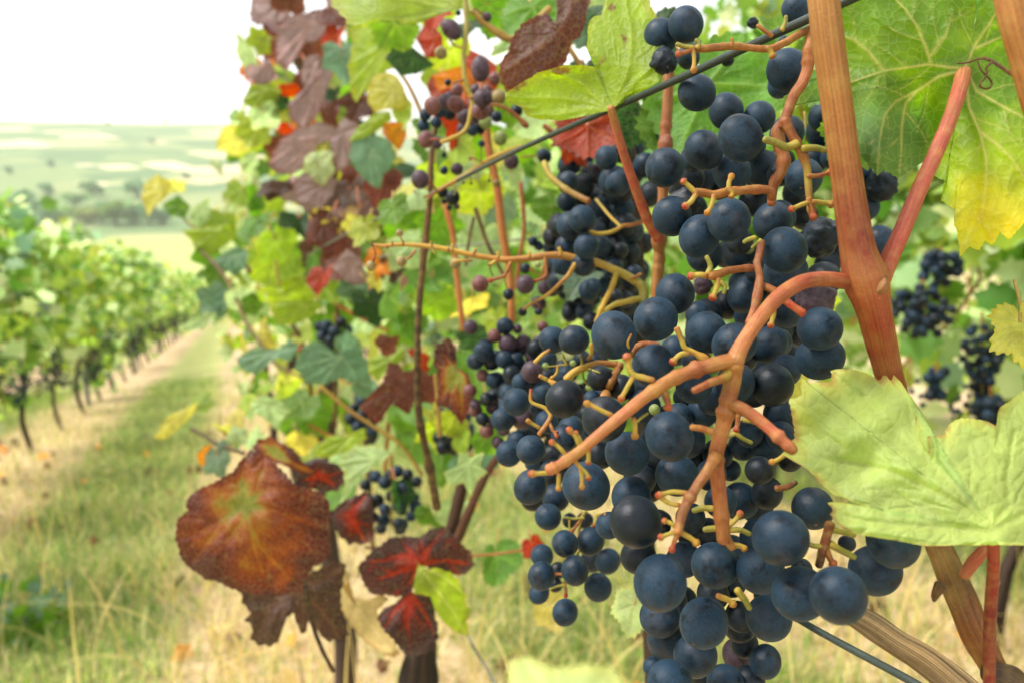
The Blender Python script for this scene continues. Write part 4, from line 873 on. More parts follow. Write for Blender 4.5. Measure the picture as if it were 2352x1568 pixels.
traced_leaf('leaf', vine, o, R2(1060, 862), dnear, vl, 'palenear', nth=360, rings=54, vw=3.6, relief=.0008, gap=46, reach=150, teeth=3, seed=9, label='pale green leaf held flat close to the lens at the right', top=True,
  colour=lambda pal, t, v, x, y, s: (lambda c, e: c*(1-e)+lin(150, 80, 50)*e)(leaf_colours('pale', t, v*.35, x, y, s)*np.array([1.02, .97, .58])+.01, (np.clip((t-.955)/.04, 0, 1)*(fbm(x*7, y*7, 5) > .55)*.6)[:, None]))
# yellow green leaf on the top wire
o = poly(M6, '1180 868,1090 885,1000 908,900 930,830 942,770 950,700 938,640 940,600 932,540 915,505 895,492 850,440 825,385 812,348 756,372 722,420 690,482 648,540 618,600 580,700 545,800 517,900 510,1000 516,1082 530,1096 555,1085 500,1068 440,1042 398,1015 388,985 368,998 330,1002 280,1000 230,1010 180,1024 150,1045 138,1080 122,1110 114,1120 70,1140 0,1180 -90,1300 -140,1430 -100,1480 -30,1500 60,1545 130,1560 250,1600 400,1610 500,1590 590,1560 640,1510 668,1440 690,1360 712,1320 735,1265 790,1225 830,1205 850')
def dyel(X, Y):
    return .352+.03*(X-1402)/300*-.6+.010*np.sin((X-1180)/90)*np.exp(-((Y-230)/80)**2)*.6+.012*np.clip((150-Y)/200, 0, 1)
vl = [poly(M6, '1190 860,1100 825,980 795,820 772,640 768,500 768,370 760'), poly(M6, '1195 850,1240 720,1300 600,1340 420,1340 250,1310 80,1290 -60'), poly(M6, '1200 855,1300 720,1400 620,1540 500'), poly(M6, '1190 865,1000 850,760 900,560 905'), poly(M6, '1150 840,1030 740,960 660,820 590,720 570')]
traced_leaf('leaf', vine, o, M6(1192, 856), dyel, vl, 'lime', nth=300, rings=44, vw=3.2, relief=.0008, gap=48, reach=110, teeth=3, seed=12, label='yellow green leaf with brown blotches over the top wire', top=False,
  colour=lambda pal, t, v, x, y, s: (lambda c, b: c*(1-b)+lin(110, 62, 26)*b)(leaf_colours('lime', t, v*.6, x, y, s)*np.array([1.0, 1.05, .45]), np.clip((fbm(x*9, y*9, 31)-.69)*9+(t-.93)*6*(fbm(x*5, y*5, 8) > .56), 0, .85)[:, None]))
tube_obj('leaf_stalk', [px_tube(pts(None, '1403 248,1414 290,1430 345,1448 400,1466 450,1488 505,1512 548', .348, 19, .372, 26), [(206, 150, 96), (206, 112, 84), (206, 104, 84), (196, 92, 72), (196, 92, 70)], 12, .04, 6)], STEM, vine, 'salmon leaf stalk below the yellow green leaf')
tube_obj('cane', [px_tube(pts(None, '1537 150,1534 220,1530 290,1526 335,1524 420,1520 500,1514 545,1514 600,1508 650,1506 720', .395, 27, .40, 27), [(176, 112, 82), (182, 116, 84), (176, 104, 74), (170, 110, 66), (190, 136, 78), (186, 120, 70)], 14, .08, 6), px_tube([(1530, 318, .394, 30), (1528, 334, .394, 37), (1526, 350, .394, 30)], [(166, 100, 74), (176, 110, 84)], 12, .05, 4), px_tube([(1518, 530, .392, 34), (1514, 552, .392, 40), (1514, 570, .393, 32)], [(190, 120, 84), (180, 130, 80)], 12, .1, 4)], CANE, vine, 'upright tan cane behind the upper bunch')
# the old wood tied along the lower wire
tube_obj('old_arm', [px_tube([(1925, 1395, .30, 50), (1990, 1428, .295, 62), (2060, 1475, .288, 70), (2130, 1520, .282, 74), (2230, 1600, .276, 78)], [(196, 176, 144), (190, 168, 134), (176, 152, 116), (184, 162, 130)], 26, .12, 5)], BARK, vine, 'weathered grey woody arm')
# ------------------------------------------------------------------ wires and stakes
def tagged(name, parts, mat, label, cat, group=None): return tag(tube_obj(name, parts, mat, None), label, cat, group)
tagged('trellis_wire', [px_tube([(2250, -140, .225, 28), (2050, -46, .24, 25), (1860, 42, .258, 23), (1700, 116, .285, 20), (1550, 186, .32, 18), (1410, 248, .362, 15), (1290, 300, .41, 13), (1180, 350, .46, 11.5), (1080, 400, .53, 10), (1000, 440, .60, 8.5), (900, 487, .73, 7), (810, 530, .92, 5.5), (700, 590, 1.4, 3.4), (620, 634, 2.6, 2)], [(84, 98, 104), (76, 90, 96), (66, 82, 84), (90, 104, 104), (130, 142, 138), (140, 150, 146)], 10, .04, 10)], WIRE, 'taut grey wire slanting through the upper bunch', 'wire')
tagged('trellis_wire', [px_tube([(1700, 1335, .34, 14), (1840, 1425, .305, 17), (1960, 1492, .29, 19), (2080, 1556, .28, 21), (2180, 1615, .27, 22)], [(84, 104, 112), (92, 110, 116), (84, 100, 108)], 10, .03, 8)], WIRE, 'dark bluish wire beside the old woody arm at the bottom', 'wire')
tagged('trellis_wire', [px_tube([(1060, 1430, .72, 7), (1085, 1480, .70, 7), (1115, 1530, .68, 8), (1150, 1590, .66, 8)], [(150, 152, 148), (140, 144, 142)], 6, .03, 10)], WIRE, 'thin pale wire over the straw below the red leaves', 'wire')
tagged('trellis_wire', [px_tube([(870, 590, .95, 5), (1000, 572, .82, 6), (1180, 552, .72, 6), (1330, 528, .66, 7), (1500, 506, .6, 7)], [(160, 172, 160), (130, 146, 136)], 6, .03, 14)], WIRE, 'thin wire crossing behind the bare yellow stalk', 'wire')
tagged('vine_stake', [px_tube([(1432, 190, .56, 34), (1442, 330, .56, 34), (1455, 480, .56, 36), (1463, 620, .56, 37), (1470, 800, .56, 38), (1482, 1100, .56, 38), (1500, 1620, .56, 38)], [(110, 92, 88), (96, 78, 74), (66, 66, 54), (62, 62, 50), (92, 74, 62)], 10, .04, 14)], BARK, 'dark grey brown wooden stake inside the shaded bunch', 'stake')
tagged('vine_stake', [px_tube([(1002, 280, .62, 14), (992, 350, .62, 15), (985, 480, .62, 17), (972, 600, .625, 18), (962, 720, .63, 17), (958, 860, .635, 17), (964, 960, .64, 18), (985, 1060, .65, 20), (1004, 1165, .66, 22)], [(110, 88, 54), (130, 98, 62), (124, 92, 60), (80, 62, 46), (76, 58, 44), (84, 62, 44), (80, 58, 42)], 9, .07, 10)], CANE, 'thin dark brown stick rising through the middle of the near row', 'stick')

rs_ = np.random.default_rng(19); nl = 260
ls, lt = rs_.uniform(1.2, 7, nl), rs_.uniform(-2.2, 2.2, nl)
V_, F_l, c_l = leaf_cloud(W(ls, lt, .03), .07, pick_cols(rs_, nl, [('maroon', 2), ('orange', 1.5), ('tan', 2), ('dead', 2)])*1.4, rs_)
tag(obj('leaf_litter', make_mesh('leaf_litter', V_, F_l, c_l, smooth=False, mat=LEAF_FAR), kind='stuff'), 'brown and orange fallen leaves scattered in the grass', 'fallen leaves')

# ------------------------------------------------------------------ the near row further on: vines with their leaves
vB = thing('grape_vine', P(965, 1640, .80), 'vine with a dark trunk under red and brown leaves, bottom centre', 'vine', 'vines of the near row')
vC = thing('grape_vine', P(880, 1500, 1.5), 'vine with greyish purple and bright green leaves against the white sky', 'vine', 'vines of the near row')
vD = thing('grape_vine', P(800, 1200, 2.0), 'vine sending pale shoots out over the alley', 'vine', 'vines of the near row')
tube_obj('trunk', [px_tube([(975, 1380, .80, 62), (968, 1470, .80, 80), (962, 1560, .80, 88), (958, 1700, .80, 84), (950, 2600, .80, 96), (950, 3300, .80, 110)], [(84, 72, 62), (70, 60, 54), (76, 66, 58), (66, 56, 50)], 18, .22, 16)], BARK, vB)
tube_obj('arm', [px_tube([(972, 1400, .80, 56), (1000, 1310, .80, 44), (1040, 1200, .80, 34), (1062, 1110, .80, 30), (1075, 1060, .80, 26)], [(84, 64, 52), (100, 76, 60), (92, 66, 52)], 12, .18, 10), px_tube([(1010, 1330, .79, 30), (1062, 1210, .78, 26), (1110, 1100, .78, 22), (1150, 1040, .78, 18)], [(96, 72, 54), (120, 86, 66), (104, 70, 54)], 10, .15, 10)], BARK, vB)
def canes(parent, rows):
    for r in rows.split('|'):
        f = r.strip().split(':'); d, w = float(f[1]), float(f[2]); c = {'o': [(214, 140, 84), (200, 120, 70)], 's': [(190, 104, 74), (176, 96, 66)], 'b': [(96, 66, 44), (116, 80, 52)], 'y': [(196, 170, 84), (176, 140, 70)], 'd': [(56, 40, 34), (70, 50, 40)]}[f[3]]
        tube_obj('cane', [px_tube(pts(None, f[0], d, w, float(f[4]) if len(f) > 4 else d, w*.85), c*2, 8, .1, 14)], CANE, parent)
canes(vB, '1105 170,1120 330,1140 420,1155 540,1172 640,1176 735:.70:22:o|1196 420,1204 520,1192 600,1186 660:.68:11:s|1022 470,1040 540,1050 640,1064 760:.80:17:o|1088 500,1076 560,1070 610:.72:8:b|1092 480,1120 560,1160 640:.72:11:b|1262 460,1258 560,1250 640:.62:16:s|1010 1000,1006 920,1000 860:.7:12:y|1250 290,1300 330,1350 380,1420 430:.62:13:s|1262 20,1180 90,1120 60,1080 20:.6:18:y|1185 100,1100 45:.6:16:y|1300 100,1340 160,1380 200:.55:14:y|735 885,800 940,860 980,920 1020,970 1090:.90:11:y|1075 1275,1130 1272,1205 1262:.72:7:o|1000 1480,940 1290,840 1255:.78:9:b|700 1340,715 1420,735 1480,765 1540:.62:13:d')
canes(vC, '760 690,800 715,850 740,890 760:1.2:10:o|900 900,890 1000,885 1080:1.3:12:o|870 330,866 480,880 640:1.3:12:b|985 300,940 200,890 130:.9:12:y|770 300,760 500,775 720,770 980:1.4:12:b')
canes(vD, '445 560,505 620,540 680,565 740,600 790,640 840,730 880:1.75:9:b:1.3|440 985,470 1000,505 1022,560 1040:1.2:12:d:1.0|500 980,530 1010,520 1060:1.15:7:y|520 560,440 520,400 470:1.8:7:y|700 880,780 860,850 900:1.4:9:b|690 960,760 1000,860 1010:1.4:8:o|640 700,700 800,720 950,760 1160:1.6:12:b|840 1000,850 1150,860 1300:1.4:14:b')

def leaves(parent, text):
    for row in text.strip().split('\n'):
        for it in row.split(';'):
            f = it.split(); fl = [q for q in f[5:] if q in ('u', 'c')]; f = f[:5]+[q for q in f[5:] if q not in ('u', 'c')]
            if len(f) < 6: continue
            x, y, size, ang = (float(v) for v in f[:4]); pal, d = f[4], float(f[5]); pitch = float(f[6]) if len(f) > 6 else random.uniform(-60, 60); roll = float(f[7]) if len(f) > 7 else random.uniform(-58, 58)
            u = 'u' in fl; generic_leaf('leaf', parent, x, y, size, ang, pal, d, pitch, roll, top=not u, fold=.6 if 'c' in fl or pal == 'mauve' else .34, curl=.9 if 'c' in fl or pal in ('mauve', 'maroon') else .42, nth=110 if size > 140 else 84, rings=9 if size > 140 else 7)
# grey purple and green leaves against the sky
leaves(vC, '''
640 430 95 200 dead 1.25 50 50; 752 520 130 -90 maroon 1.2 20 20; 795 600 110 -60 maroon 1.15 40 20; 598 95 70 170 lime 1.35 u;   545 322 85 -160 yellow 1.5 u; 585 300 90 -100 lime 1.4 u; 610 265 90 -60 pale 1.35
665 205 52 -80 red 1.32; 660 295 48 -130 red 1.32; 770 90 90 -110 red 1.1; 738 640 78 -110 red 1.1 20 30; 788 130 110 -80 teal 1.05 10 -20;  733 378 92 -90 pale 1.1 10 20;  905 60 120 -140 green .95 u
    920 260 100 -60 lime .95 u;   1060 260 150 -100 red .85 10 -15; 1030 200 110 -70 red .9 u
584 460 85 -120 green 1.4 u; 590 515 110 -115 green 1.35 40 40; 690 505 110 -60 dark 1.3; 640 560 130 -80 lime 1.5 u; 615 470 110 -40 lime 1.5 u; 735 500 56 35 yellow 1.15 20 20; 756 525 54 50 yellow 1.15 20 30; 805 512 56 -30 yellow 1.15; 815 655 95 -80 teal 1.2; 750 665 90 -60 lime 1.2 u; 870 600 88 -110 orange 1.0 10 20
860 640 70 -20 yellow 1.0;  925 580 90 -120 pale .95; 905 600 70 -80 dead 1.0; 855 470 120 -100 maroon 1.15 20 40; 880 420 100 -100 maroon 1.1; 800 440 120 -90 dead 1.25; 835 500 110 -70 tan 1.2; 760 250 90 -90 maroon 1.3; 775 215 70 -60 dark 1.3; 815 180 70 -80 green 1.2 u; 700 300 80 0 orange 1.3; 640 240 70 -90 dark 1.35
560 260 60 200 lime 1.6 u; 660 0 90 80 maroon 1.2; 760 20 100 -40 maroon 1.1; 830 230 110 -120 maroon 1.25; 870 560 120 -140 green 1.15 u; 720 590 120 -80 green 1.35; 690 640 130 -120 lime 1.5; 660 680 140 -60 lime 1.4 u; 900 690 110 -90 green 1.0; 990 640 120 -70 green .95 u; 850 700 110 -80 dark 1.1; 930 520 110 -60 green .95 u''')
leaves(vC, '''640 90 120 -80 maroon 1.45; 690 150 130 -110 dead 1.45; 730 200 130 -70 maroon 1.4; 700 290 130 -100 maroon 1.42; 650 330 90 -60 maroon 1.45; 750 420 140 -100 maroon 1.4; 770 500 130 -80 dead 1.4; 720 80 120 -60 maroon 1.4; 620 20 110 -90 mauve 1.4; 700 430 120 -130 mauve 1.35; 800 560 120 -90 maroon 1.35; 790 300 110 -60 dark 1.4; 830 420 110 -90 maroon 1.3; 600 170 80 -90 mauve 1.4; 740 580 110 -80 dead 1.4''')
# shoots over the alley
leaves(vD, ''' 400 430 60 80 yellow 1.9 u;    505 525 88 40 lime 1.75 u;  480 585 70 -150 green 1.75; 495 632 78 170 green 1.7 40 40; 555 640 62 10 lime 1.7 u; 498 690 90 150 teal 1.65 20 20;  555 690 76 70 pale 1.6; 575 700 60 0 green 1.6
   800 800 90 40 teal 1.1;  830 880 110 -20 teal 1.15;  745 665 80 40 lime 1.3 u; 610 770 90 120 yellow 1.5; 560 800 70 150 yellow 1.5
 460 925 66 60 lime 1.25 u; 515 985 72 -60 yellow 1.15 u; 545 1000 64 -100 pale 1.1 10 20;  690 930 105 -130 green 1.15 30 30 u; 480 1045 56 -120 orange 1.1; 500 1050 96 -70 teal 1.05 30 20; 540 960 60 90 yellow 1.15; 570 930 60 60 lime 1.2; 640 890 80 -80 lime 1.4; 720 960 90 -60 green 1.4; 660 870 70 -100 yellow 1.4
620 620 90 -90 lime 1.9 u; 590 700 80 -90 pale 2.0; 640 740 100 -60 green 1.7; 600 590 90 -40 lime 2.0 u; 570 520 60 -90 pale 2.0; 650 830 90 -90 lime 1.8; 710 760 100 -90 lime 1.6 u; 760 740 110 -60 green 1.5; 780 930 110 -90 green 1.5; 820 960 90 -60 lime 1.4; 690 1010 80 -80 yellow 1.4; 800 1060 110 -60 pale 1.2 20 20; 740 1040 80 -120 lime 1.3; 780 1130 100 -100 green 1.2 u''')
# middle of the near row
leaves(vB, '''905 480 95 -70 green .66 20 10 u; 835 525 90 -100 lime .80 10 20 u; 960 455 60 -60 pale .56 20 20;  960 890 100 10 maroon .8 30 20;    960 825 70 10 red .75 60 30; 880 800 60 20 maroon .9;   920 990 95 0 green .9 50 20; 1090 780 90 -70 dark .66 u
1140 1285 120 -80 green .8 30 30 u; 1225 1252 62 -60 red .7 10 20; 1262 1395 110 -70 yellow .62 20 30 u; 1455 1395 120 -105 pale .42 15 30; 1335 640 110 -130 teal .52 30 30; 1262 478 90 200 green .60 20 20 u; 1180 400 100 -60 pale .8; 1100 440 130 -90 lime .8 u; 1010 520 120 -60 green .85 u; 1200 330 100 -90 lime .75 u; 1140 350 90 -40 yellow .8 u; 1290 420 110 -90 lime .7 u; 1350 300 170 -90 red .52 10 10 u; 1310 330 110 -60 red .54 u
1300 240 90 -20 lime .56 u; 1230 30 190 -70 green .62 20 10 u; 1180 80 150 -110 pale .7 u; 1290 40 150 -60 lime .62 u; 1340 60 130 -90 dark .58 u; 1120 20 120 -80 green .72 u; 1080 60 110 -110 dark .7; 1350 160 100 -80 dark .56 u; 1230 200 100 -90 maroon .56 u; 1170 260 70 -90 green .7; 1000 30 120 -90 red .8
1060 330 110 -90 lime .85 u; 990 300 100 -60 green .9 u; 1000 400 110 -110 lime .9 u; 940 440 110 -80 yellow .95 u; 1050 560 100 -60 pale .9; 1120 620 110 -90 green .85 u; 1000 690 110 -80 lime .95; 1080 700 110 -120 yellow .9; 1220 700 110 -60 green .8 u; 1140 740 100 -90 lime .85; 1250 580 100 -70 pale .8; 940 740 90 -60 green 1.0; 1170 830 110 -90 pale .9; 1130 930 100 -60 green .85; 1040 970 90 -120 lime .85; 990 960 80 -90 yellow .9
1120 1010 90 -60 green .8; 1060 1010 70 -100 lime .85; 990 1180 90 -60 green .9; 1050 1180 100 -100 pale .85; 920 1130 90 -80 dark .95; 1330 190 80 -60 lime .55 u''')
# leaves behind the upper bunch, lit from behind
leaves(vine, '''1640 215 330 -60 green .44 10 10 u; 1555 300 220 -110 green .46 15 -15 u; 1790 75 110 -150 green .46 20 20 u; 1690 300 180 -70 lime .5 10 10 u; 1850 330 120 -60 green .4 u; 1500 90 200 -80 dark .5 10 10 u; 1480 270 170 -60 dark .5 u; 1900 180 150 -60 green .36 u; 1950 300 160 -60 green .34 u; 1760 330 120 -70 green .52 u
1905 700 70 -60 lime .5 u; 1830 880 110 -60 yellow .42 u; 2345 750 180 -85 yellow .27 10 55 u; 1915 870 70 -90 lime .4 u''')
o = [(1165, 1520), (1190, 1508), (1230, 1512), (1262, 1530), (1300, 1532), (1350, 1524), (1400, 1530), (1430, 1560), (1450, 1640), (1400, 1760), (1280, 1800), (1180, 1740), (1150, 1640), (1172, 1570)]
traced_leaf('leaf', vine, o, (1290, 1720), lambda X, Y: .108+.0*X+.03*(1640-Y)/300, [[(1290, 1720), (1270, 1600), (1200, 1515)], [(1290, 1720), (1340, 1620), (1400, 1535)]], 'pale', nth=120, rings=16, vw=5, relief=.0006, teeth=5, seed=41, label='pale leaf far out of focus at the bottom edge', colour=lambda pal, t, v, x, y, s: leaf_colours('pale', t, v, x, y, s)*.75+.25*lin(200, 200, 120))
def lump(cx, cy, rx, ry, d0, amp, tilt=(0, 0), wave=.006):
    return lambda X, Y: d0-amp*np.sqrt(np.clip(1-((X-cx)/rx)**2-((Y-cy)/ry)**2, 0, 1))+tilt[0]*(X-cx)/rx+tilt[1]*(Y-cy)/ry+wave*np.sin(X/37)*np.sin(Y/45+1)
def big_red(pal, t, v, x, y, s):
    n = fbm(x*6, y*6, s); d2 = np.hypot((x-.12)*1.1, y-.50); d3 = np.hypot(x+.55, (y-.22)*2.2)
    k = np.minimum(np.minimum(np.hypot(x, y)*1.25+.04, .34+d2*.85), .46+d3*.6)+(n-.5)*.75+(fbm(x*15, y*15, s+2)-.5)*.22-v*.20+.10+np.clip(t-.70, 0, 1)*.9
    st = [(0, (138, 142, 62)), (.18, (160, 146, 64)), (.36, (176, 112, 50)), (.56, (158, 80, 46)), (.80, (126, 60, 46)), (1.1, (96, 50, 46))]
    return np.stack([np.interp(k, [q[0] for q in st], [lin(*q[1])[c] for q in st]) for c in range(3)], -1)*.66
# the large red brown leaf and its neighbours
o = poly(L6, '470 356,520 380,590 420,650 480,690 540,770 560,850 590,878 640,880 720,882 800,890 880,860 930,800 960,760 1010,740 1085,670 1105,590 1112,510 1108,430 1098,370 1072,300 1045,240 1030,180 992,140 955,110 930,98 890,92 850,76 800,86 730,110 700,140 670,130 640,150 600,200 560,240 545,320 510,380 470,420 410')
vl = [poly(L6, '440 640,470 760,500 900,560 1080'), poly(L6, '440 640,330 720,220 780,100 810'), poly(L6, '440 640,600 680,720 720,860 780'), poly(L6, '440 640,420 520,450 380'), poly(L6, '440 640,560 560,700 560'), poly(L6, '470 760,520 860,680 1040'), poly(L6, '450 700,360 820,300 1030'), poly(L6, '330 720,240 860,150 950')]
traced_leaf('leaf', vB, o, L6(440, 640), lump(560, 1180, 260, 260, .66, .07), vl, 'redgreen', colour=big_red, nth=260, rings=36, vw=6, relief=.0022, gap=42, reach=100, teeth=4, seed=21, label='large domed red brown leaf with green yellow veins')
o = poly(L6, '420 1090,470 1060,600 1040,740 1020,850 960,900 930,960 960,940 1060,930 1110,945 1170,930 1230,960 1270,985 1312,930 1345,880 1352,840 1330,800 1270,780 1230,760 1290,735 1320,705 1250,690 1200,640 1240,622 1300,610 1360,570 1382,520 1370,470 1335,480 1270,440 1240,468 1200,430 1150')
vl = [poly(L6, '700 1080,560 1180,500 1350'), poly(L6, '700 1080,740 1180,740 1300'), poly(L6, '700 1080,830 1180,930 1330'), poly(L6, '700 1080,840 1030,940 990')]
traced_leaf('leaf', vB, o, L6(705, 1090), lump(660, 1400, 200, 170, .70, .03, (0, .01)), vl, 'dead', nth=220, rings=24, vw=7, relief=.003, gap=45, reach=90, teeth=6, seed=22, label='dark brown purple leaf hanging under the large red one')
o = poly(L6, '480 340,520 300,580 290,640 330,700 360,720 400,760 440,820 480,780 490,700 470,640 440,560 410,500 380')
traced_leaf('leaf', vB, o, L6(610, 385), lump(640, 1040, 120, 70, .72, .02), [poly(L6, '610 385,700 440,810 482'), poly(L6, '610 385,540 340,500 330')], 'redgreen', nth=120, rings=14, vw=6, relief=.002, teeth=5, seed=23)
o = poly(L6, '690 520,720 460,770 410,830 400,880 420,930 450,955 510,930 570,880 580,820 560,760 570,700 560')
traced_leaf('leaf', vB, o, L6(820, 490), lump(730, 1090, 80, 60, .74, .03), [poly(L6, '820 490,740 520'), poly(L6, '820 490,900 540')], 'darkred', nth=120, rings=14, vw=6, relief=.003, teeth=6, seed=24)
o = poly(L6, '880 700,930 640,1000 600,1060 570,1100 620,1110 720,1110 800,1060 850,990 850,930 800,890 760')
traced_leaf('leaf', vB, o, L6(980, 700), lump(800, 1180, 80, 80, .76, .03), [poly(L6, '980 700,1060 600'), poly(L6, '980 700,1060 830')], 'darkred', nth=120, rings=14, vw=6, relief=.003, teeth=6, seed=25)
o = poly(L6, '1020 970,1080 900,1140 850,1200 810,1280 800,1340 820,1362 800,1400 770,1470 752,1500 780,1560 840,1610 890,1630 950,1590 1000,1540 1010,1480 970,1420 960,1360 960,1330 960,1320 1040,1300 1110,1240 1120,1180 1110,1100 1110,1050 1050')
vl = [poly(L6, '1340 950,1260 900,1160 930,1090 940'), poly(L6, '1340 950,1400 860,1470 770'), poly(L6, '1340 950,1480 930,1610 950'), poly(L6, '1340 950,1270 980,1130 1030'), poly(L6, '1340 950,1250 830'), poly(L6, '1340 950,1290 1060')]
traced_leaf('leaf', vB, o, L6(1340, 950), lump(940, 1290, 150, 90, .70, .03, (.02, 0)), vl, 'darkred', nth=200, rings=26, vw=6, relief=.0018, gap=38, reach=80, teeth=4, seed=26, label='dark red leaf with a bright red right lobe')
o = poly(L6, '1300 1090,1340 1110,1390 1130,1410 1200,1440 1260,1440 1330,1410 1400,1330 1425,1260 1410,1220 1360,1160 1300,1125 1220,1160 1180,1220 1150,1260 1110')
vl = [poly(L6, '1300 1100,1280 1240,1300 1410'), poly(L6, '1300 1100,1210 1200,1170 1280'), poly(L6, '1300 1100,1380 1220,1420 1320')]
traced_leaf('leaf', vB, o, L6(1295, 1150), lump(930, 1430, 70, 80, .69, .02), vl, 'darkred', nth=160, rings=20, vw=5, relief=.0018, gap=36, reach=70, teeth=4, seed=27, label='dark crimson leaf above the trunk')
o = poly(L6, '1335 945,1380 980,1440 970,1500 990,1560 1060,1590 1120,1580 1160,1620 1200,1590 1250,1600 1320,1540 1310,1500 1280,1460 1240,1420 1180,1400 1120,1360 1110,1312 1100,1320 1020')
vl = [poly(L6, '1340 960,1430 1080,1520 1200,1580 1310'), poly(L6, '1340 960,1460 1010,1570 1100')]
traced_leaf('leaf', vB, o, L6(1395, 1040), lump(1000, 1380, 70, 90, .68, .01, (.01, .01)), vl, 'lime', nth=160, rings=20, vw=5, relief=.002, gap=36, reach=70, teeth=5, seed=28, label='green leaf with yellow brown spotted margin')
o = poly(L6, '850 1010,900 990,960 960,970 1040,950 1080,1000 1130,1090 1130,1150 1100,1180 1140,1130 1180,1120 1220,1170 1300,1240 1400,1250 1420,1160 1430,1100 1380,1040 1330,980 1260,930 1160,900 1080')
traced_leaf('leaf', vB, o, L6(1020, 1180), lump(820, 1400, 110, 120, .78, .02, (0, .03)), [poly(L6, '1020 1180,1200 1400'), poly(L6, '1020 1180,900 1020')], 'tan', nth=140, rings=14, vw=5, relief=.003, teeth=6, seed=29, label='dry straw coloured leaf hanging by the trunk')
# maroon leaf, red leaf and green leaves at the top
o = poly(M6, '395 310,440 240,500 180,580 130,680 92,690 150,745 195,762 110,752 0,760 -90,1000 -80,1030 0,1000 70,985 120,975 200,955 275,880 330,850 410,838 480,790 540,640 600,520 660,440 720,380 740,330 650,312 560,330 460,380 400')
vl = [poly(M6, '800 250,700 330,560 420,350 560'), poly(M6, '800 250,720 470,600 600'), poly(M6, '800 250,860 100,900 -60'), poly(M6, '800 250,760 220,740 190')]
traced_leaf('leaf', vB, o, M6(800, 260), lump(1240, 110, 130, 150, .47, .015, (0, .01)), vl, 'maroon', nth=220, rings=28, vw=4, relief=.0012, gap=44, reach=90, teeth=5, seed=31, label='dull maroon leaf hanging behind the yellow green one', top=False)
o = [G_(*(float(v) for v in p.split())) for p in '1180 90,1080 70,960 100,880 105,760 180,640 190,600 165,540 155,400 160,300 195,210 190,200 150,150 100,90 40,60 -60,300 -160,700 -180,1050 -120,1160 -20'.split(',')]
traced_leaf('leaf', vB, o, G_(1080, 60), lump(900, 0, 160, 90, .56, .01, (.0, -.01)), [[G_(1080, 60), G_(900, 40), G_(700, 0), G_(400, -40)], [G_(1080, 60), G_(900, 110), G_(640, 180)], [G_(1080, 60), G_(900, -60), G_(600, -120)]], 'lime', nth=180, rings=22, vw=3.5, relief=.001, gap=34, reach=80, teeth=6, seed=33, label='bright green leaf with yellow specks at the top edge', top=False)
def blob(parent, dy, text):
    for row in text.strip().split('\n'):
        f = row.split(':'); pal, d, side = f[0].strip(), float(f[1]), f[2].strip()
        O = np.array([[float(v) for v in q.split()] for q in f[3].split(',')])/2.0+np.array([0, dy])
        _seed[0] += 1; r_ = np.random.default_rng(_seed[0]*3+1)
        c = O.mean(0); ext = np.ptp(O, axis=0).max(); k0 = int(r_.integers(0, len(O))) if len(f) < 5 else int(f[4])
        J = c*.55+O[k0]*.45; dist = np.hypot(*(O-J).T); far_ = np.argsort(-dist)[:5]
        vl = [[J, J*.5+O[q]*.5+r_.normal(0, ext*.02, 2), J*.06+O[q]*.94] for q in far_]
        tx, ty = r_.uniform(-1, 1, 2)*ext*.22*d/FPX
        traced_leaf('leaf', parent, [tuple(q) for q in O], J, lump(c[0], c[1], ext*.75, ext*.75, d, ext*.22*d/FPX, (tx, ty), ext*.03*d/FPX), vl, pal, nth=150, rings=16, vw=max(1.6, ext*.014), relief=.0022*d, gap=ext*.13, reach=ext*.3, teeth=max(2.2, ext*.024), seed=_seed[0], top=side == 't')
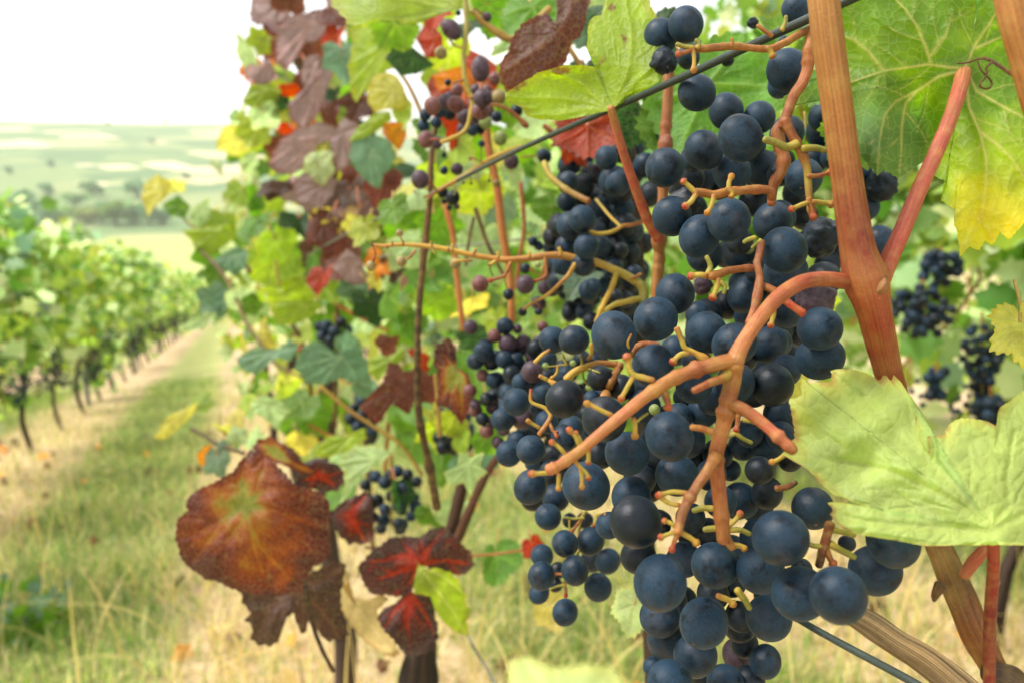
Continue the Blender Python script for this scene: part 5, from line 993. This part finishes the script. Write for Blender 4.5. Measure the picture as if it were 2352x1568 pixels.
blob(vC, 0, '''lime:1.0:u:1630 150,1600 300,1605 400,1635 480,1665 420,1700 390,1760 340,1830 300,1890 260,1900 180,1880 110,1780 100,1680 120:10
teal:1.0:t:1620 640,1700 620,1790 640,1820 720,1790 780,1760 800,1750 870,1700 850,1650 800,1600 720:1
yellow:.95:t:1690 400,1720 350,1770 330,1820 345,1855 400,1880 480,1850 510,1790 500,1720 520,1690 470:4
orange:.95:t:1760 570,1800 560,1860 570,1870 620,1840 690,1820 680,1790 650,1755 610:1
lime:1.0:u:1600 650,1640 590,1720 520,1790 510,1800 550,1740 600,1660 640:3
dark:.85:u:1770 270,1800 220,1850 240,1900 220,1950 260,2000 300,1920 340,1840 350:4
red:.86:u:1910 180,1960 90,2030 160,2040 260,1960 270:2
orange:.88:u:1980 350,2060 320,2140 300,2190 330,2170 450,2100 460,2010 420:3
red:.88:u:2120 290,2160 230,2230 260,2280 300,2290 400,2240 440,2160 420:3
mauve:1.25:t:1160 20,1260 -30,1340 -20,1330 80,1270 110,1190 90:2
mauve:1.22:t:1270 130,1340 70,1420 60,1490 50,1510 140,1460 190,1400 200,1360 270,1310 330,1270 290:3
mauve:1.3:t:1140 350,1190 310,1230 260,1270 340,1230 390,1180 390:2
mauve:1.2:t:1320 480,1400 440,1440 350,1520 230,1550 290,1500 420,1460 530,1390 600,1330 550:3
mauve:1.15:t:1230 760,1280 650,1370 590,1460 560,1540 580,1540 640,1450 670,1430 750,1350 800,1270 800:4
mauve:1.12:t:1510 640,1580 540,1650 570,1610 680,1610 760,1550 790:1
mauve:1.12:t:1340 840,1400 790,1500 790,1550 830,1530 900,1480 960,1410 950,1360 910:3
mauve:1.3:t:1490 -20,1560 -30,1610 60,1560 130,1510 80:1
mauve:1.3:t:1400 260,1470 250,1450 370,1400 420,1380 340:1
dead:1.25:t:1200 880,1330 820,1350 870,1230 930:1
mauve:1.05:t:1520 1230,1590 1140,1660 1190,1690 1300,1630 1310,1580 1290:1
dead:1.0:t:1780 1290,1810 1200,1860 1220,1850 1260,1810 1310:1
lime:1.4:u:1140 170,1200 150,1250 170,1240 230,1180 245:2
lime:1.35:u:1110 470,1150 390,1240 380,1300 430,1250 480,1160 500:2
green:1.4:u:1125 940,1200 870,1215 960,1150 975:1
green:1.35:u:1135 1095,1180 1010,1250 970,1215 1050,1150 1105:2
maroon:1.15:t:1420 960,1500 960,1540 1000,1560 1100,1500 1160,1440 1100:1
pale:.9:u:1770 1110,1860 1060,1950 1050,1990 1110,1960 1230,1880 1240,1820 1190:2
lime:1.4:u:1240 1410,1300 1380,1420 1380,1490 1390,1440 1450,1350 1490,1270 1490:3''')
blob(vD, 0, '''teal:1.7:t:980 1190,1090 1130,1140 1150,1130 1230,1080 1270,1010 1230:1
lime:1.75:u:840 1060,960 1040,1060 1030,1075 1100,980 1170,900 1140:2
pale:1.6:t:810 1505,950 1435,1000 1445,930 1515,850 1525:2
yellow:1.9:u:660 850,720 800,790 840,770 900,710 950,680 1000,650 910:2
green:1.8:t:745 940,820 895,875 950,850 1005,780 990:2
pale:1.75:t:865 970,960 905,970 1000,920 1055,870 1025:1
teal:1.65:t:960 1420,1010 1330,1070 1320,1060 1400,1010 1440:2''')
blob(vD, 784, '''teal:1.1:t:1350 120,1390 20,1460 -5,1530 60,1600 30,1650 10,1640 60,1690 80,1695 150,1650 195,1560 170,1480 205,1400 185:4
teal:1.3:t:1085 80,1150 35,1260 50,1330 -10,1375 20,1340 90,1270 75,1170 155,1110 125:3
lime:1.0:u:1690 90,1760 50,1865 25,1850 90,1780 130,1740 185,1690 140:2
pale:1.1:t:1150 280,1220 245,1290 275,1335 320,1300 350,1280 415,1210 350,1150 320:1
yellow:1.2:u:705 445,760 350,840 310,905 275,890 330,830 390,770 445:3
yellow:1.12:t:1040 450,1060 385,1120 385,1145 440,1090 485:1
lime:1.0:t:1440 525,1500 430,1560 450,1670 395,1685 440,1600 500,1500 535:3
pale:.85:u:1560 560,1620 485,1700 475,1805 500,1750 560,1650 620,1555 760,1590 640:3''')
blob(vB, 784, '''maroon:.8:t:1650 295,1760 180,1785 95,1835 105,1880 170,1940 190,1910 260,1880 335,1800 285,1740 375,1700 355:4
redgreen:.62:t:1990 90,2000 20,2060 -20,2095 30,2045 60,2080 110,2150 150,2185 250,2120 385,2060 295,2000 295,2020 180:6
pale:.66:t:2035 600,2100 570,2110 505,2160 530,2225 505,2205 570,2240 600,2190 640,2165 715,2130 650,2065 665:3''')
# scattered leaves that fill the row behind
rs = np.random.default_rng(77)
def fill(parent, n, s0, s1, t0, t1, z0, z1, mix, size=(.07, .12)):
    names = [m[0] for m in mix]; p = np.array([m[1] for m in mix], float); p /= p.sum()
    for _ in range(n):
        s = rs.uniform(s0, s1); q = s*UH+rs.uniform(t0, t1)*NR; q = q+np.array([0, 0, rs.uniform(z0, z1)+SLOPE*s])
        c = RC.T @ q; d = -c[2]; x = 1176+c[0]/d*FPX; y = 784-c[1]/d*FPX
        pal = names[rs.choice(len(names), p=p)]; u = rs.uniform() < .55
        generic_leaf('leaf', parent, x, y, rs.uniform(*size)*FPX/d, rs.uniform(-150, -30), pal, d, rs.uniform(-70, 70), rs.uniform(-60, 60), top=not u, nth=48, rings=4, stalk=rs.uniform() < .4, mat=LEAF)
mixg = [('lime', 4), ('green', 5), ('teal', .6), ('pale', 3), ('yellow', .7), ('red', .4), ('orange', .3), ('maroon', .5), ('dark', .6)]
fill(vC, 75, 1.2, 2.4, .10, .42, -.15, .75, mixg)
fill(vD, 190, 1.7, 4.5, .0, .36, -.50, .55, [('lime', 4), ('green', 4), ('teal', 1), ('pale', 4), ('yellow', .3), ('maroon', .2), ('dark', .4)], (.06, .10))
fill(vB, 44, .8, 1.4, .22, .46, -.30, .42, [('lime', 4), ('green', 5), ('pale', 3), ('teal', .6), ('yellow', .4), ('dark', .5)])
vE = thing('grape_vine', W(np.array([5.5]), np.array([.18]))[0], 'far end of the near row seen as a narrow green edge', 'vine', 'vines of the near row')
fill(vE, 130, 4.5, 9.0, -.12, .42, -.5, .75, [('lime', 5), ('green', 4), ('pale', 2), ('yellow', 1)], (.09, .13))
for th_, s_ in ((vC, 1.75), (vD, 2.9), (vE, 5.5)):
    b0 = W(np.array([s_]*4), np.array([.17, .19, .16, .18]), np.array([-.05, .25, .55, .9]))
    v_, f_, c_, l_ = tube_arrays(catmull(b0, 10), np.linspace(.03, .018, 10), np.tile(lin(78, 62, 52), (10, 1)), 10, .2, 3)
    obj('trunk', make_mesh('trunk', v_, f_, c_, l_, mat=BARK), th_)
# small dark bunches further along the near row
def mid_bunch(x, y, w, h, r, d, n, label, seed, mix='bbbk', gap=.86):
    rs2 = np.random.default_rng(seed); t = thing('grape_bunch', P(x, y-h, d), label, 'grape bunch', 'bunches deep in the near row'); C = []
    for k in range(n*6):
        if len(C) >= n: break
        a = rs2.uniform(-1, 1); b_ = rs2.uniform(-1, 1); c_ = rs2.uniform(-1, 1)
        if a*a+b_*b_+c_*c_ > 1: continue
        wd = w*(1-.35*(b_*.5+.5)); q = P(x+a*wd, y+b_*h, d+c_*wd*d/FPX); R = r*d/FPX*rs2.uniform(.8, 1.12)
        if any(np.linalg.norm(q-c)<(R+e)*gap for c, e in C): continue
        C.append((q, R)); o = bpy.data.objects.new('grape', berry('', mix[int(rs2.integers(0, len(mix)))], k)); link(o, t); o.location = Vector(q)-t.location; o.scale = (R, R, R); o.rotation_euler = rs2.uniform(0, 6, 3)
    tube_obj('rachis', [px_tube([(x, y-h*1.25, d, r*.6), (x+3, y, d, r*.5), (x, y+h*.8, d, r*.3)], [OR2, YG, YG], 7, .1, 8)], STEM, t)
mid_bunch(898, 1150, 92, 84, 15, .98, 40, 'small dark bunch beside the dark red leaves, low in the middle', 3, 'bbkk', 1.12)
mid_bunch(770, 765, 44, 34, 14, 1.35, 18, 'dim blue bunch behind the lobed green leaves', 4)
mid_bunch(700, 985, 24, 30, 12, 1.5, 12, 'few blue grapes hanging below the shoot over the alley', 5)
mid_bunch(1040, 985, 55, 60, 17, .95, 26, 'shaded bunch right of the dark brown stick', 6)
mid_bunch(845, 960, 50, 60, 14, 1.3, 24, 'dim bunch left of the maroon leaf', 7)
mid_bunch(2120, 720, 84, 62, 11, 1.78, 60, 'blurred dark bunch right of the stout cane', 8, 'bkk', .95)  # mostly black berries: the shade there is put into the colour
mid_bunch(2255, 835, 54, 95, 11, 1.85, 60, 'blurred long dark bunch near the right edge', 9, 'bkk', .95)  # shade painted in here too, by the black berry colour
mid_bunch(2150, 880, 34, 38, 13, 1.9, 18, 'blurred small dark bunch beside the brown cane', 10)
mid_bunch(2275, 945, 55, 45, 14, 1.8, 28, 'blurred dark bunch just above the pale near leaf', 11)
mid_bunch(2160, 620, 60, 40, 13, 1.9, 26, 'blurred bunch half hidden in the green row at the right', 12)
build_haze()
